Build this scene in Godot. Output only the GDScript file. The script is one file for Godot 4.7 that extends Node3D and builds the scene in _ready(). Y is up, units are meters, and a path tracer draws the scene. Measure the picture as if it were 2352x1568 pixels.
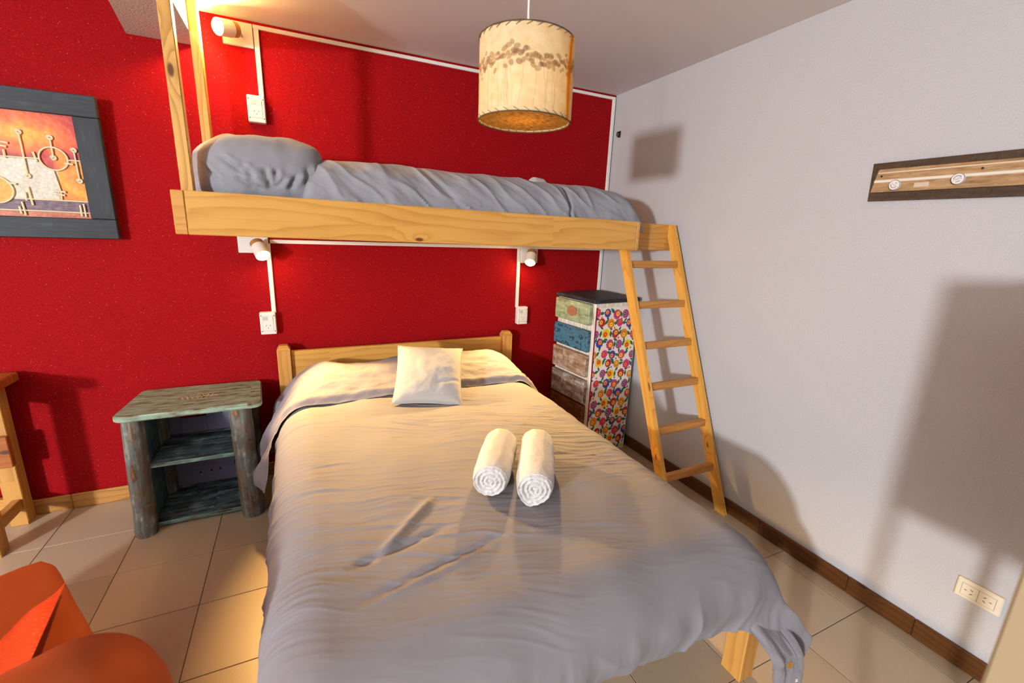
extends Node3D
# Bedroom corner: red glitter-stucco wall, grey side wall, double bed under a wooden bunk, ladder, painted chest and nightstand.
# x runs along the red wall (0 = grey side wall), z comes out of the red wall, y is up; metres.

const CEIL := 2.5525
var M := {}
var rng := RandomNumberGenerator.new()


# ------------------------------------------------------------------ mesh builder
class MB:
	var v := PackedVector3Array()
	var n := PackedVector3Array()
	var t := PackedVector2Array()
	var ix := PackedInt32Array()

	func poly(pts: Array, nrm: Vector3, uvs: Array) -> void:
		# convex polygon, any order, facing nrm
		var b := v.size()
		for k in pts.size():
			v.append(pts[k]); n.append(nrm); t.append(uvs[k])
		var c: Vector3 = (pts[1] - pts[0]).cross(pts[2] - pts[0])
		var rev := c.dot(nrm) > 0.0
		for k in range(1, pts.size() - 1):
			if rev:
				ix.append_array([b, b + k + 1, b + k])
			else:
				ix.append_array([b, b + k, b + k + 1])

	func flat(pts: Array, nrm: Vector3, ua: Vector3, va: Vector3, off := Vector2.ZERO) -> void:
		var uvs := []
		for q in pts:
			uvs.append(Vector2(ua.dot(q), va.dot(q)) + off)
		poly(pts, nrm, uvs)

	func box(c: Vector3, s: Vector3, bev := 0.002, B := Basis(), off := Vector2.ZERO, along := -1) -> void:
		var h := s * 0.5
		bev = minf(bev, minf(h.x, minf(h.y, h.z)) * 0.9)
		var ax := [Vector3.RIGHT, Vector3.UP, Vector3.BACK]
		var L := along
		if L < 0:
			L = 0
			if s.y > s[L]: L = 1
			if s.z > s[L]: L = 2
		var pt := func(sg: Vector3, lead: int) -> Vector3:
			var q := Vector3.ZERO
			for k in 3:
				q[k] = sg[k] * (h[k] if k == lead else h[k] - bev)
			return q
		var put := func(pts: Array, nn: Vector3) -> void:
			# metric uv: u along the grain
			var k := 0
			for j in 3:
				if absf(nn[j]) > absf(nn[k]): k = j
			var ua: Vector3 = ax[L] if k != L else ax[(L + 1) % 3]
			var va: Vector3 = ax[3 - k - L] if k != L else ax[(L + 2) % 3]
			var uvs := []
			var w := []
			for q in pts:
				uvs.append(Vector2(ua.dot(q), va.dot(q)) + off + Vector2(k * 0.37, k * 0.131))
				w.append(c + B * q)
			poly(w, (B * nn).normalized(), uvs)
		for k in 3:
			var a := (k + 1) % 3
			var b := (k + 2) % 3
			for sk in [-1.0, 1.0]:
				var pts := []
				for q in [[-1.0, -1.0], [1.0, -1.0], [1.0, 1.0], [-1.0, 1.0]]:
					var sg := Vector3.ZERO
					sg[k] = sk; sg[a] = q[0]; sg[b] = q[1]
					pts.append(pt.call(sg, k))
				put.call(pts, ax[k] * sk)
			# edges along axis k
			if bev <= 0.0: continue
			for sa in [-1.0, 1.0]:
				for sb in [-1.0, 1.0]:
					var lo := Vector3.ZERO
					var hi := Vector3.ZERO
					lo[k] = -1.0; lo[a] = sa; lo[b] = sb
					hi[k] = 1.0; hi[a] = sa; hi[b] = sb
					put.call([pt.call(lo, a), pt.call(hi, a), pt.call(hi, b), pt.call(lo, b)], (ax[a] * sa + ax[b] * sb).normalized())
		if bev <= 0.0: return
		for sx in [-1.0, 1.0]:
			for sy in [-1.0, 1.0]:
				for sz in [-1.0, 1.0]:
					var sg := Vector3(sx, sy, sz)
					put.call([pt.call(sg, 0), pt.call(sg, 1), pt.call(sg, 2)], sg.normalized())

	func grid(nu: int, nv: int, f: Callable, sgn := 1.0, us := 1.0, vs := 1.0, wrap := false, uoff := 0.0) -> void:
		# smooth surface; f(u, v) with u, v in 0..1; normal = sgn * du x dv
		var b := v.size()
		for j in nv + 1:
			for i in nu + 1:
				v.append(f.call(float(i) / nu, float(j) / nv))
				t.append(Vector2(float(i) / nu * us + uoff, float(j) / nv * vs))
		n.resize(v.size())
		var W := nu + 1
		for j in nv + 1:
			for i in W:
				var i0 := maxi(i - 1, 0)
				var i1 := mini(i + 1, nu)
				if wrap and (i == 0 or i == nu):
					i0 = nu - 1
					i1 = 1
				var j0 := maxi(j - 1, 0)
				var j1 := mini(j + 1, nv)
				var du := v[b + j * W + i1] - v[b + j * W + i0]
				var dv := v[b + j1 * W + i] - v[b + j0 * W + i]
				var c := du.cross(dv)
				if c.length_squared() < 1e-16:
					var jj := clampi(j, 1, nv - 1)
					du = v[b + jj * W + i1] - v[b + jj * W + i0]
					c = du.cross(dv)
				n[b + j * W + i] = c.normalized() * sgn
		for j in nv:
			for i in nu:
				var a := b + j * W + i
				if sgn > 0:
					ix.append_array([a, a + W, a + 1, a + 1, a + W, a + W + 1])
				else:
					ix.append_array([a, a + 1, a + W, a + 1, a + W + 1, a + W])

	func lathe(prof: Array, segs: int, X: Transform3D, us := 1.0, vs := 1.0) -> void:
		# prof: Vector2(radius, height) from bottom to top, outside to the right of travel; sharp between segments, smooth round
		for k in prof.size() - 1:
			var p: Vector2 = prof[k]
			var q: Vector2 = prof[k + 1]
			var d := (q - p)
			if d.length() < 1e-7: continue
			var nn := Vector2(d.y, -d.x).normalized()
			var b := v.size()
			for i in segs + 1:
				var a := TAU * i / segs
				var e := Vector3(cos(a), 0, sin(a))
				for z in [p, q]:
					v.append(X * (e * z.x + Vector3.UP * z.y))
					n.append((X.basis * (e * nn.x + Vector3.UP * nn.y)).normalized())
					t.append(Vector2(float(i) / segs * us, z.y * vs))
			for i in segs:
				var a2 := b + i * 2
				# vertices: a2=p(i) a2+1=q(i) a2+2=p(i+1) a2+3=q(i+1)
				ix.append_array([a2, a2 + 2, a2 + 1, a2 + 1, a2 + 2, a2 + 3])

	func tube(pts: Array, r, segs := 6, caps := true, us := 1.0) -> void:
		var b := v.size()
		var m := pts.size()
		var up := Vector3.UP
		var ln := 0.0
		for k in m:
			var d: Vector3 = (pts[mini(k + 1, m - 1)] - pts[maxi(k - 1, 0)]).normalized()
			if absf(d.dot(up)) > 0.95:
				up = Vector3.RIGHT if absf(d.x) < 0.9 else Vector3.BACK
			var s := d.cross(up).normalized()
			up = s.cross(d).normalized()
			var rad: float = r[k] if r is Array else r
			if k > 0: ln += (pts[k] - pts[k - 1]).length()
			for i in segs + 1:
				var a := TAU * i / segs
				var e := s * cos(a) + up * sin(a)
				v.append(pts[k] + e * rad); n.append(e); t.append(Vector2(ln * us, float(i) / segs * 0.05))
		var W := segs + 1
		for k in m - 1:
			for i in segs:
				var a := b + k * W + i
				var c0 := (v[a + 1] - v[a]).cross(v[a + W] - v[a])
				if c0.dot(n[a]) > 0:
					ix.append_array([a, a + W, a + 1, a + 1, a + W, a + W + 1])
				else:
					ix.append_array([a, a + 1, a + W, a + 1, a + W + 1, a + W])
		if caps:
			for k in [0, m - 1]:
				var pp := []
				for i in segs:
					pp.append(v[b + k * W + i])
				var d2: Vector3 = (pts[1] - pts[0]).normalized() * -1.0 if k == 0 else (pts[m - 1] - pts[m - 2]).normalized()
				var uvs := []
				for q in pp: uvs.append(Vector2(0.1, 0.1))
				poly(pp, d2, uvs)

	func extrude(outline: Array, y0: float, y1: float, bev := 0.003, X := Transform3D(), off := Vector2.ZERO) -> void:
		# outline in x,z (Vector2), star-shaped about its mean; extruded along y with a chamfered rim
		var c := Vector2.ZERO
		for q in outline: c += q
		c /= outline.size()
		var m := outline.size()
		var ring := func(sh: float, y: float) -> Array:
			var o := []
			for q in outline:
				var d: Vector2 = q - c
				o.append(Vector3(c.x + d.x * (1.0 - sh / d.length()), y, c.y + d.y * (1.0 - sh / d.length())))
			return o
		var rings := [ring.call(bev, y0), ring.call(0.0, y0 + bev), ring.call(0.0, y1 - bev), ring.call(bev, y1)]
		for k in 3:
			for i in m:
				var j := (i + 1) % m
				var a: Vector3 = rings[k][i]
				var bq: Vector3 = rings[k][j]
				var cq: Vector3 = rings[k + 1][j]
				var dq: Vector3 = rings[k + 1][i]
				var nn := (bq - a).cross(dq - a).normalized()
				var mid := (a + bq) * 0.5 - Vector3(c.x, a.y, c.y)
				if nn.dot(Vector3(mid.x, 0, mid.z)) < 0: nn = -nn
				var pts := [X * a, X * bq, X * cq, X * dq]
				flat(pts, (X.basis * nn).normalized(), X.basis.x, X.basis.y, off)
		for k in [0, 3]:
			var pts := []
			for q in rings[k]: pts.append(X * q)
			flat(pts, (X.basis * Vector3(0, -1.0 if k == 0 else 1.0, 0)).normalized(), X.basis.x, X.basis.z, off)

	func mesh() -> ArrayMesh:
		var a := []
		a.resize(Mesh.ARRAY_MAX)
		a[Mesh.ARRAY_VERTEX] = v
		a[Mesh.ARRAY_NORMAL] = n
		a[Mesh.ARRAY_TEX_UV] = t
		a[Mesh.ARRAY_INDEX] = ix
		var m := ArrayMesh.new()
		m.add_surface_from_arrays(Mesh.PRIMITIVE_TRIANGLES, a)
		return m


# ------------------------------------------------------------------ naming helpers
func obj(called: String, mb: MB, m: Material, parent: Node = self, at := Vector3.ZERO) -> MeshInstance3D:
	var o := MeshInstance3D.new()
	o.name = called
	o.mesh = mb.mesh()
	o.material_override = m
	o.position = at
	o.cast_shadow = GeometryInstance3D.SHADOW_CASTING_SETTING_ON
	parent.add_child(o, true)
	return o

func tag(o: Node, label: String, category: String, group := "", kind := "") -> Node:
	o.set_meta("label", label)
	o.set_meta("category", category)
	if group: o.set_meta("group", group)
	if kind: o.set_meta("kind", kind)
	return o

func numbered(called: String) -> String:
	if not has_node(NodePath(called)): return called
	var k := 1
	while has_node(NodePath("%s_%03d" % [called, k])): k += 1
	return "%s_%03d" % [called, k]

func thing(called: String, label: String, category: String, at := Vector3.ZERO, group := "") -> Node3D:
	var o := Node3D.new()
	o.name = numbered(called)
	add_child(o)
	o.position = at
	tag(o, label, category, group)
	return o

func part(called: String, mb: MB, m: Material, parent: Node) -> MeshInstance3D:
	# geometry given in world coordinates, parent is a thing at its base
	var o := obj(called, mb, m, parent)
	var off := Vector3.ZERO
	var p := parent
	while p is Node3D and p != self:
		off += p.position
		p = p.get_parent()
	o.position = -off
	return o

func bx(c: Vector3, s: Vector3, bev := 0.002, B := Basis(), along := -1) -> MB:
	var m := MB.new()
	m.box(c, s, bev, B, Vector2(rng.randf() * 3.0, rng.randf() * 2.0), along)
	return m

func span(a: Vector3, b: Vector3, bev := 0.002, along := -1) -> MB:
	return bx((a + b) * 0.5, (b - a).abs(), bev, Basis(), along)

func axis_xf(at: Vector3, dir: Vector3) -> Transform3D:
	var y := dir.normalized()
	var x := y.cross(Vector3(0.31, 0.2, 0.93)).normalized()
	return Transform3D(Basis(x, y, x.cross(y)), at)


# ------------------------------------------------------------------ materials
func lin(a: float) -> float:
	return a

func noise(sd: int, freq: float, oct := 3, kind := FastNoiseLite.TYPE_SIMPLEX_SMOOTH) -> FastNoiseLite:
	var f := FastNoiseLite.new()
	f.seed = sd
	f.frequency = freq
	f.noise_type = kind
	f.fractal_octaves = oct
	return f

func ntex(sd: int, freq: float, size := 512, oct := 4, ramp: Array = []) -> NoiseTexture2D:
	var t := NoiseTexture2D.new()
	t.noise = noise(sd, freq, oct)
	t.width = size
	t.height = size
	t.seamless = true
	if ramp.size():
		var g := Gradient.new()
		g.offsets = PackedFloat32Array()
		g.colors = PackedColorArray()
		var offs := PackedFloat32Array()
		var cols := PackedColorArray()
		for r in ramp:
			offs.append(r[0]); cols.append(r[1])
		g.offsets = offs
		g.colors = cols
		t.color_ramp = g
	return t

func mat(c: Color, rough := 0.6, spec := 0.5) -> StandardMaterial3D:
	var m := StandardMaterial3D.new()
	m.albedo_color = c
	m.roughness = rough
	m.metallic_specular = spec
	m.cull_mode = BaseMaterial3D.CULL_DISABLED
	return m

func picture(w: int, h: int, f: Callable) -> ImageTexture:
	var d := PackedByteArray()
	d.resize(w * h * 3)
	var k := 0
	for y in h:
		for x in w:
			var c: Color = f.call(x, y)
			d[k] = int(clampf(c.r, 0, 1) * 255.0); d[k + 1] = int(clampf(c.g, 0, 1) * 255.0); d[k + 2] = int(clampf(c.b, 0, 1) * 255.0)
			k += 3
	return ImageTexture.create_from_image(Image.create_from_data(w, h, false, Image.FORMAT_RGB8, d))

func triplanar(m: StandardMaterial3D, scale: float, world := true) -> void:
	m.uv1_triplanar = true
	m.uv1_world_triplanar = world
	m.uv1_scale = Vector3.ONE * scale

func relief(m: StandardMaterial3D, t: Texture2D, cm: float) -> void:
	m.heightmap_enabled = true
	m.heightmap_texture = t
	m.heightmap_scale = cm
	m.heightmap_deep_parallax = false

func wood(sd: int, light: Color, dark: Color, knot: Color, knots := 2, rings := 9.0, L := 1.6, H := 0.34) -> StandardMaterial3D:
	# plain-sawn grain: one texture covers L x H metres
	var W := 768
	var HH := 192
	var a := noise(sd, 1.0, 3)
	var b := noise(sd + 7, 1.0, 2)
	var rg := RandomNumberGenerator.new()
	rg.seed = sd
	var ks := []
	for k in knots:
		ks.append(Vector3(rg.randf() * L, rg.randf_range(0.1, 0.9) * H, rg.randf_range(0.008, 0.016)))
	var tex := picture(W, HH, func(x: int, y: int) -> Color:
		var u := float(x) / W * L
		var w := float(y) / HH * H
		var q := w / H * rings + a.get_noise_2d(u * 1.0, w * 7.0) * 1.0 + b.get_noise_2d(u * 0.4, w * 2.0 + 20.0) * 1.7
		var kd := 0.0
		for kk in ks:
			var dx: float = (u - kk.x) * 0.42
			var dy: float = w - kk.y
			var rr: float = sqrt(dx * dx + dy * dy) / kk.z
			q += 1.8 * exp(-rr * rr * 0.12)
			kd = maxf(kd, 1.0 - smoothstep(0.45, 1.0, rr))
		var fr: float = q - floor(q)
		var line: float = pow(fr, 3.0) * (1.0 - smoothstep(0.93, 1.0, fr))
		var fibre := a.get_noise_2d(u * 9.0, w * 420.0) * 0.5 + 0.5
		var blot := b.get_noise_2d(u * 2.0 + 9.0, w * 5.0) * 0.5 + 0.5
		var c := light.lerp(dark, clampf(line * 0.75 + (fibre - 0.5) * 0.35 + (blot - 0.5) * 0.45, 0.0, 1.0))
		return c.lerp(knot, kd))
	var m := mat(Color.WHITE, 0.42, 0.45)
	m.albedo_texture = tex
	m.uv1_scale = Vector3(1.0 / L, 1.0 / H, 1.0)
	return m

func weathered(sd: int, cols: Array, fu := 2.0, fv := 22.0, L := 0.5, H := 0.5, W := 224, HH := 224) -> StandardMaterial3D:
	# layers of old paint worn along the grain; cols from bottom coat to top coat
	var a := noise(sd, 1.0, 4)
	var b := noise(sd + 31, 1.0, 3)
	var m := mat(Color.WHITE, 0.55, 0.4)
	m.albedo_texture = picture(W, HH, func(x: int, y: int) -> Color:
		var u := float(x) / W * L
		var w := float(y) / HH * H
		var s := a.get_noise_2d(u * fu, w * fv) * 0.8 + b.get_noise_2d(u * fu * 4.0, w * fv * 0.55 + 50.0) * 0.5
		var g := b.get_noise_2d(u * 6.0 + 80.0, w * 60.0) * 0.5 + 0.5
		var k := clampf((s + 0.75) / 1.5, 0.0, 0.999) * (cols.size() - 1)
		var c: Color = cols[int(k)].lerp(cols[int(k) + 1], smoothstep(0.25, 0.75, k - int(k)))
		return c * (0.84 + 0.32 * g))
	m.uv1_scale = Vector3(1.0 / L, 1.0 / H, 1.0)
	return m

func cloth(c: Color, rough := 0.9, cm := 0.006, sc := 30.0) -> StandardMaterial3D:
	var m := mat(c, rough, 0.25)
	m.albedo_texture = M.weave
	m.uv1_triplanar = true
	m.uv1_world_triplanar = false
	m.uv1_scale = Vector3.ONE * sc * 0.28
	relief(m, M.weave_h, cm)
	m.rim_enabled = true
	m.rim = 0.25
	m.rim_tint = 0.6
	return m


func make_materials() -> void:
	# shared noise
	M.fine = ntex(3, 0.12, 512, 4)
	M.coarse = ntex(5, 0.03, 512, 4)
	M.weave = picture(256, 256, func(x: int, y: int) -> Color:
		var a := 0.5 + 0.5 * sin(x * TAU / 4.0)
		var b := 0.5 + 0.5 * sin(y * TAU / 4.0)
		var h := float((x * 7349 + y * 9151 + (x * y) % 977) % 211) / 211.0
		var slub := float((y * 7919) % 101) / 101.0 * 0.5 + float((x * 6151) % 97) / 97.0 * 0.5
		var g := 0.90 + 0.03 * (a * b) + 0.05 * h + 0.07 * (slub - 0.5)
		return Color(g, g, g))
	M.weave_h = picture(256, 256, func(x: int, y: int) -> Color:
		var g := 0.5 + 0.25 * sin(x * TAU / 4.0) * sin(y * TAU / 4.0) + 0.2 * (float((x * 7349 + y * 9151) % 211) / 211.0 - 0.5)
		return Color(g, g, g))
	# red glitter stucco
	var rg := RandomNumberGenerator.new()
	rg.seed = 11
	var big := noise(21, 0.02, 3)
	var RW := 1024
	var im := Image.create_from_data(RW, RW, false, Image.FORMAT_RGB8, (func() -> PackedByteArray:
		var d := PackedByteArray()
		d.resize(RW * RW * 3)
		var k := 0
		for y in RW:
			for x in RW:
				var h := rg.randf()
				var g := 0.80 + 0.32 * h
				d[k] = int(149.0 * g); d[k + 1] = int(14.0 * g); d[k + 2] = int(20.0 * g)
				k += 3
		return d).call())
	for k in 16000:
		var x := rg.randi_range(0, RW - 2)
		var y := rg.randi_range(0, RW - 2)
		var s := rg.randf()
		var c := Color(0.68 + 0.12 * s, 0.10 + 0.18 * s, 0.14 + 0.18 * s)
		im.set_pixel(x, y, c)
		if s > 0.93:
			c = Color(0.92, 0.55, 0.56)
			im.set_pixel(x, y, c)
			if s > 0.975: im.set_pixel(x + 1, y, c)
	M.red = mat(Color.WHITE, 0.7, 0.16)
	M.red.albedo_texture = ImageTexture.create_from_image(im)
	triplanar(M.red, 0.62)
	relief(M.red, M.fine, 0.16)
	# grey wall, ceiling
	M.grey = mat(Color(0.755, 0.76, 0.775), 0.75, 0.3)
	M.grey.albedo_texture = ntex(8, 0.25, 512, 3, [[0.0, Color(0.93, 0.93, 0.93)], [1.0, Color(1, 1, 1)]])
	triplanar(M.grey, 1.1)
	relief(M.grey, M.fine, 0.06)
	M.ceiling = mat(Color(0.89, 0.87, 0.87), 0.85, 0.25)
	triplanar(M.ceiling, 0.9)
	relief(M.ceiling, M.fine, 0.022)
	M.far_wall = mat(Color(0.39, 0.37, 0.36), 0.8, 0.3)
	M.rough_grey = mat(Color(0.74, 0.73, 0.73), 0.9, 0.25)
	triplanar(M.rough_grey, 1.2)
	relief(M.rough_grey, M.fine, 0.14)
	M.tile = []
	for k in 4:
		var m := mat(Color(0.745, 0.68, 0.575) * (0.955 + 0.03 * k), 0.34, 0.45)
		m.albedo_color.a = 1.0
		m.albedo_texture = M.speckle if M.has("speckle") else null
		if m.albedo_texture == null:
			M.speckle = ntex(15, 0.35, 512, 3, [[0.0, Color(0.88, 0.87, 0.86)], [0.5, Color(0.96, 0.95, 0.95)], [1.0, Color(1, 1, 1)]])
			m.albedo_texture = M.speckle
		triplanar(m, 1.3)
		m.uv1_offset = Vector3(k * 0.37, 0, k * 0.61)
		M.tile.append(m)
	M.grout = mat(Color(0.40, 0.35, 0.29), 0.9, 0.2)
	# woods
	M.pine = wood(40, Color(0.82, 0.62, 0.31), Color(0.71, 0.49, 0.20), Color(0.42, 0.24, 0.10), 2, 8.0)
	M.pine_b = wood(57, Color(0.80, 0.59, 0.30), Color(0.70, 0.47, 0.20), Color(0.45, 0.26, 0.11), 0, 9.0, 1.6, 0.3)
	M.pine_post = wood(71, Color(0.84, 0.66, 0.37), Color(0.60, 0.41, 0.20), Color(0.40, 0.25, 0.13), 4, 6.0, 1.2, 0.22)
	M.ladder = wood(83, Color(0.88, 0.66, 0.30), Color(0.75, 0.50, 0.18), Color(0.56, 0.32, 0.10), 3, 4.0, 1.6, 0.22)
	M.rung = wood(91, Color(0.74, 0.52, 0.26), Color(0.60, 0.38, 0.16), Color(0.42, 0.25, 0.10), 0, 5.0, 1.0, 0.2)
	M.skirt = wood(101, Color(0.72, 0.52, 0.27), Color(0.52, 0.34, 0.14), Color(0.32, 0.19, 0.08), 1, 5.0, 1.4, 0.2)
	M.skirt_dark = wood(103, Color(0.37, 0.22, 0.08), Color(0.22, 0.12, 0.04), Color(0.2, 0.1, 0.04), 1, 5.0, 1.4, 0.2)
	M.table = wood(107, Color(0.78, 0.58, 0.30), Color(0.64, 0.44, 0.20), Color(0.30, 0.18, 0.09), 3, 5.0, 1.2, 0.3)
	M.table_top = wood(109, Color(0.66, 0.38, 0.17), Color(0.52, 0.27, 0.11), Color(0.3, 0.15, 0.06), 1, 6.0, 1.2, 0.3)
	# cloths
	M.duvet = cloth(Color(0.555, 0.545, 0.565))
	M.sheet = cloth(Color(0.57, 0.555, 0.585))
	M.bunk_cloth = cloth(Color(0.595, 0.605, 0.635))
	M.cushion = cloth(Color(0.72, 0.715, 0.71), 0.95, 0.012, 22.0)
	M.sofa = cloth(Color(0.65, 0.31, 0.16), 0.95, 0.012, 16.0)
	M.satin = mat(Color(0.93, 0.33, 0.16), 0.33, 0.6)
	relief(M.satin, M.coarse, 0.5)
	triplanar(M.satin, 4.0, false)
	M.terry = mat(Color(0.93, 0.92, 0.905), 1.0, 0.15)
	triplanar(M.terry, 7.0, false)
	relief(M.terry, M.fine, 0.5)
	M.terry.rim_enabled = true
	M.terry.rim = 0.15
	M.mattress = mat(Color(0.85, 0.84, 0.82), 0.9)
	# plain things
	M.plastic = mat(Color(0.90, 0.89, 0.865), 0.4, 0.5)
	M.plastic_old = mat(Color(0.88, 0.85, 0.76), 0.45, 0.5)
	M.plastic_grey = mat(Color(0.74, 0.75, 0.76), 0.4)
	M.hole = mat(Color(0.03, 0.03, 0.03), 0.6)
	M.screw = mat(Color(0.25, 0.25, 0.26), 0.4)
	M.seam = mat(Color(0.55, 0.55, 0.54), 0.7)
	M.lamp_plate = mat(Color(0.88, 0.87, 0.85), 0.5)
	M.lamp_white = mat(Color(0.88, 0.86, 0.82), 0.45)
	M.lamp_wood = mat(Color(0.66, 0.46, 0.20), 0.5)
	M.metal = mat(Color(0.68, 0.67, 0.64), 0.35)
	M.metal.metallic = 0.8
	M.bulb = mat(Color(1, 0.9, 0.7), 0.5)
	M.bulb.emission_enabled = true
	M.bulb.emission = Color(1.0, 0.85, 0.55)
	M.bulb.emission_energy_multiplier = 6.0
	M.slate = weathered(120, [Color(0.13, 0.155, 0.18), Color(0.15, 0.175, 0.20), Color(0.165, 0.19, 0.215), Color(0.21, 0.235, 0.26)], 2.0, 30.0, 0.6, 0.2, 256, 96)
	M.clay = mat(Color(0.83, 0.79, 0.66), 0.6)
	M.cream = mat(Color(0.60, 0.54, 0.42), 0.7, 0.3)
	M.dark_metal = mat(Color(0.06, 0.06, 0.06), 0.4)


# ------------------------------------------------------------------ setting
func struct(called: String, mb: MB, m: Material, label: String, category: String) -> MeshInstance3D:
	var o := obj(called, mb, m)
	tag(o, label, category, "", "structure")
	return o

func room() -> void:
	var X0 := -8.0
	var Z1 := 6.6
	# red wall (back), grey wall (right), two walls behind the camera
	struct("wall_back", span(Vector3(X0 - 0.1, -0.1, -0.1), Vector3(0.1, CEIL + 0.1, 0.0), 0.0), M.red, "deep red stucco wall with glitter specks behind the beds", "wall")
	struct("wall_right", span(Vector3(0.0, -0.1, 0.0), Vector3(0.1, CEIL + 0.1, Z1 + 0.1), 0.0), M.grey, "plain pale grey painted wall on the right", "wall")
	struct("wall_left", span(Vector3(X0 - 0.1, -0.1, 0.0), Vector3(X0, CEIL + 0.1, Z1 + 0.1), 0.0), M.far_wall, "brown painted wall far on the left, out of the picture", "wall")
	struct("wall_front", span(Vector3(X0, -0.1, Z1), Vector3(0.0, CEIL + 0.1, Z1 + 0.1), 0.0), M.far_wall, "brown painted wall behind the viewer, out of the picture", "wall")
	struct("ceiling", span(Vector3(X0, CEIL, 0.0), Vector3(0.0, CEIL + 0.1, Z1), 0.0), M.ceiling, "flat pale mauve-grey ceiling above the bunk and lamp", "ceiling")
	# floor: grout slab with single tiles
	var fl := struct("floor", span(Vector3(X0, -0.1, 0.0), Vector3(0.0, -0.0025, Z1), 0.0), M.grout, "beige square floor tiles with thin dark grout lines", "floor")
	var xs := []
	for k in range(0, 21): xs.append(-0.09 - 0.367 * k)
	xs.push_front(0.0)
	var zs := [0.0, 0.345, 0.68, 1.02, 1.381, 1.765, 2.148, 2.505, 2.87, 3.235, 3.6, 3.965, 4.33]
	for i in xs.size() - 1:
		for j in zs.size() - 1:
			var a := Vector3(xs[i + 1] + 0.0016, -0.02, zs[j] + 0.0016)
			var b := Vector3(xs[i] - 0.0016, rng.randf_range(-0.0004, 0.0), zs[j + 1] - 0.0016)
			obj("tile", span(a, b, 0.0012), M.tile[rng.randi() % 4], fl)
	# boxed soffit over the head of the bunk, its left side cut at a slant
	var s := MB.new()
	var out := [Vector2(-2.57, 0.0), Vector2(-2.85, 0.0), Vector2(-2.72, 1.1), Vector2(-2.57, 1.1)]
	var c2 := Vector2.ZERO
	for q in out: c2 += q / 4.0
	for i in 4:
		var a: Vector2 = out[i]
		var b: Vector2 = out[(i + 1) % 4]
		var nn := Vector3(b.y - a.y, 0, -(b.x - a.x)).normalized()
		if nn.dot(Vector3(a.x - c2.x, 0, a.y - c2.y)) < 0: nn = -nn
		s.flat([Vector3(a.x, 2.395, a.y), Vector3(b.x, 2.395, b.y), Vector3(b.x, CEIL, b.y), Vector3(a.x, CEIL, a.y)], nn, Vector3.RIGHT, Vector3.UP)
	var low := []
	for q in out: low.append(Vector3(q.x, 2.395, q.y))
	s.flat(low, Vector3.DOWN, Vector3.RIGHT, Vector3.BACK)
	struct("trim_1", s, M.rough_grey, "rough grey plastered soffit box under the ceiling left of the posts", "soffit")
	# wooden skirting boards
	var sk := MB.new()
	sk.box(Vector3(-5.69, 0.043, 0.0075), Vector3(4.598, 0.086, 0.015), 0.004)
	sk.box(Vector3(-1.7, 0.043, 0.0075), Vector3(3.38, 0.086, 0.015), 0.004)
	struct("baseboard_back", sk, M.skirt, "honey-coloured wooden skirting board along the red wall", "baseboard")
	var br := Node3D.new()
	br.name = "baseboard_right"
	add_child(br)
	tag(br, "dark brown wooden skirting board along the grey wall", "baseboard", "", "structure")
	var zz := [0.015, 0.62, 1.62, 2.06, 2.31, 3.2, 4.4, Z1]
	for k in zz.size() - 1:
		obj("board", span(Vector3(-0.0145, 0.0, zz[k] + 0.0006), Vector3(0.0, 0.082, zz[k + 1] - 0.0006), 0.004), M.skirt_dark, br)
	# white cable trunking on the red wall
	var tr := [
		["trim_2", Vector3(-2.32, 2.518, 0), Vector3(-0.012, 2.537, 0.014), "white cable trunking running along the top of the red wall"],
		["trim_3", Vector3(-0.036, 0.09, 0), Vector3(-0.012, 2.518, 0.014), "white vertical trunking in the corner of the red and grey walls"],
		["trim_4", Vector3(-2.318, 2.19, 0), Vector3(-2.294, 2.518, 0.014), "short white trunking from the top spotlight down to its socket"],
		["trim_5", Vector3(-2.352, 1.04, 0), Vector3(-2.329, 1.441, 0.014), "white trunking below the bunk, over the socket near the nightstand"],
		["trim_6", Vector3(-0.760, 1.015, 0), Vector3(-0.737, 1.441, 0.014), "white trunking below the bunk, over the socket near the chest"],
		["trim_7", Vector3(-2.33, 1.441, 0), Vector3(-0.036, 1.462, 0.014), "white horizontal trunking just under the bunk rail"],
	]
	for q in tr:
		var mb := MB.new()
		mb.box((q[1] + q[2]) * 0.5, (q[2] - q[1]).abs(), 0.002)
		struct(q[0], mb, M.plastic, q[3], "trunking")
	# cream cupboard side close to the viewer on the right
	var cb := thing("cupboard", "cream painted cupboard edge, close up and blurred at the right border", "cupboard", Vector3(-1.0, 0, 3.2))
	part("side_panel", span(Vector3(-1.40, 0.74, 2.79), Vector3(-1.375, 1.5, 3.39), 0.004), M.cream, cb)
	part("side_panel", span(Vector3(-0.84, 0.74, 2.79), Vector3(-0.815, 1.5, 3.39), 0.004), M.cream, cb)
	part("back_panel", span(Vector3(-1.375, 0.76, 2.80), Vector3(-0.84, 1.475, 2.815), 0.002), M.cream, cb)
	part("top_panel", span(Vector3(-1.375, 1.475, 2.79), Vector3(-0.84, 1.5, 3.39), 0.003), M.cream, cb)
	part("bottom_panel", span(Vector3(-1.375, 0.74, 2.79), Vector3(-0.84, 0.76, 3.39), 0.002), M.cream, cb)
	part("door", span(Vector3(-1.372, 0.765, 3.37), Vector3(-0.843, 1.472, 3.39), 0.003), M.cream, cb)
	for x in [-1.385, -0.83]:
		for z in [2.81, 3.37]:
			part("leg", span(Vector3(x - 0.014, 0.0, z - 0.014), Vector3(x + 0.014, 0.74, z + 0.014), 0.003), M.cream, cb)


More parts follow.
